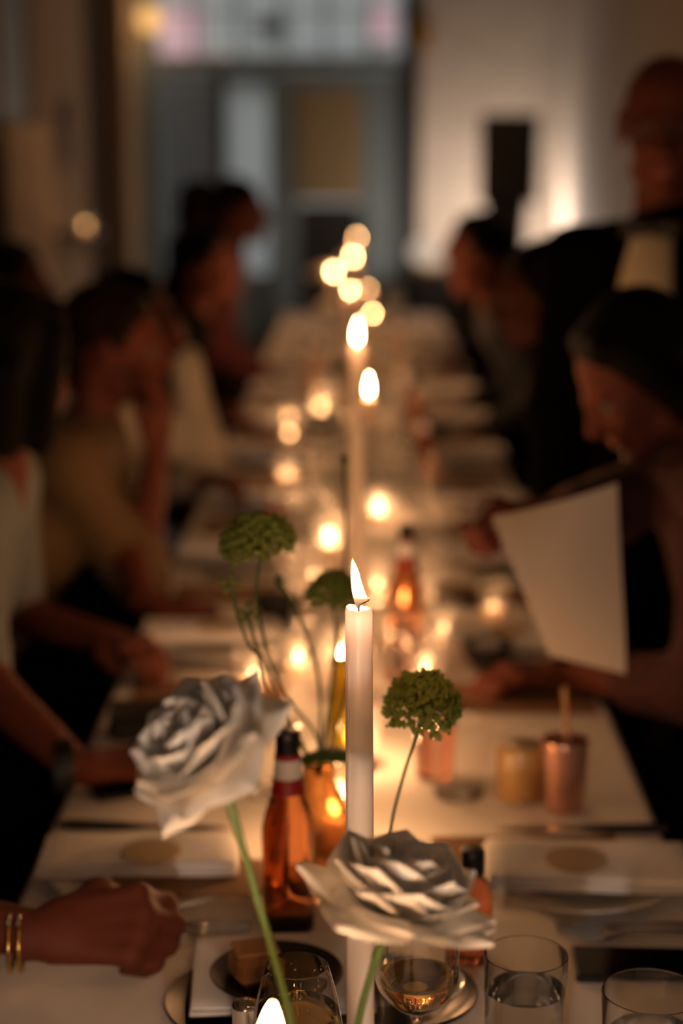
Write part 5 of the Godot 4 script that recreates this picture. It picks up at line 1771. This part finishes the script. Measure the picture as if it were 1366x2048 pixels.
	person("person in black with brown hair, last on the left at the far end", {at = Vector3(-0.90, 0, -7.5), turn = LT, head = Vector3(-0.66, 1.34, -7.5), skin = M.skin_deep, hair = "bob", hair_colour = M.hair_brown})
	# right side, from the front
	person("person in a dark patterned top bending over the white menu, nearest on the right", {at = Vector3(0.84, 0, -2.83), turn = RT, head = Vector3(0.442, 1.265, -2.86), nod = 0.62, look = 0.2,
		rh = Vector3(0.215, 1.10, -2.50), dir_rh = Vector3(-0.85, 0.2, 0.35), up_rh = Vector3(0.1, 1, -0.2), fist_rh = true, lh = Vector3(0.335, 0.785, -2.80), dir_lh = Vector3(-1, 0, 0.1), up_lh = Vector3(0, 1, 0), pole_lh = Vector3(0.5, -1, -0.3),
		skin = M.skin, top = M.cloth_pattern, sleeve = 0.75, hair = "bob", head_size = 1.05, cell = 0.015})
	person("person in a black suit, second on the right behind the menu reader", {at = Vector3(0.84, 0, -4.05), turn = RT, head = Vector3(0.40, 1.285, -4.1), nod = 0.15, lh = Vector3(0.42, 0.79, -3.9), rh = Vector3(0.42, 0.79, -4.3), skin = M.skin_deep, top = M.cloth_black, hair = "short", wide = 1.2})
	person("person with dark hair and reddish face, third on the right", {at = Vector3(0.80, 0, -5.5), turn = RT, head = Vector3(0.36, 1.27, -5.5), rh = Vector3(0.36, 0.80, -5.7), lh = Vector3(0.40, 0.80, -5.3), skin = M.skin, hair = "short", top = M.cloth_navy})
	person("person with dark hair before the loudspeaker stand, fourth on the right", {at = Vector3(0.80, 0, -6.5), turn = RT, head = Vector3(0.39, 1.25, -6.55), rh = Vector3(0.38, 0.80, -6.8), skin = M.skin, hair = "bob", top = M.cloth_black})
	person("person in black, last on the right at the far end", {at = Vector3(0.82, 0, -7.4), turn = RT, head = Vector3(0.43, 1.19, -7.4), skin = M.skin_deep, hair = "bob"})
	# the standing man
	var sm := person("bald person in glasses, black dinner jacket and bow tie standing on the right", {at = Vector3(0.590, 0, -3.33), turn = -0.45, standing = true, head = Vector3(0.548, 1.665, -3.30), look = 0.25, nod = 0.1, head_size = 1.12, slope = 0.04,
		lh = Vector3(0.80, 0.86, -3.28), rh = Vector3(0.36, 0.86, -3.28), skin = M.skin, top = M.cloth_black, wide = 1.08, cell = 0.016})
	var hx: Transform3D = sm.get_meta("hx")
	var gl := MB.new()
	for s in [-1, 1]:
		var pts := []
		for j in 17:
			var a := TAU * j / 16
			pts.append(Vector3(s * 0.032 + 0.024 * cos(a), 0.002 + 0.017 * sin(a), 0.094 - 0.006 * absf(cos(a))))
		gl.tube(pts, [0.0022], 6)
		gl.tube([Vector3(s * 0.056, 0.006, 0.090), Vector3(s * 0.078, 0.008, 0.02), Vector3(s * 0.078, 0.0, -0.02)], [0.002], 6)
	gl.tube([Vector3(-0.009, 0.006, 0.096), Vector3(0.009, 0.006, 0.096)], [0.002], 6)
	var gp := part("eyeglasses", gl.mesh(), M.black, sm)
	gp.transform = hx
	# shirt front: a curved bib lying on the chest between the lapels, with collar and tie
	var nb := hx.origin + Vector3(0, -0.175, -0.02)
	var sb := MB.new()
	sb.sheet(10, 14, func(u, w):
		var hw: float = lerpf(0.035, 0.062, sin(PI * minf(w * 0.75, 0.5))) * (1.0 - 0.85 * pow(w, 4.0))
		var s: float = (u - 0.5) * 2.0
		var y: float = -0.005 - 0.44 * w
		var z := 0.085 + 0.05 * sin(minf(w * 2.2, 1.0) * PI / 2) - 0.25 * hw * s * s
		return nb + Vector3(s * hw, y, z), 0.004)
	part("shirt_front", sb.mesh(), M.cloth_white, sm)
	var tie := MB.new()
	for s in [-1, 1]:
		tie.box(Vector3(s * 0.032, -0.004, 0.098), Vector3(0.05, 0.032, 0.014), 0.005, Transform3D(Basis(), nb))
	tie.box(Vector3(0, -0.004, 0.102), Vector3(0.018, 0.022, 0.016), 0.004, Transform3D(Basis(), nb))
	part("bow_tie", tie.mesh(), M.black, sm)
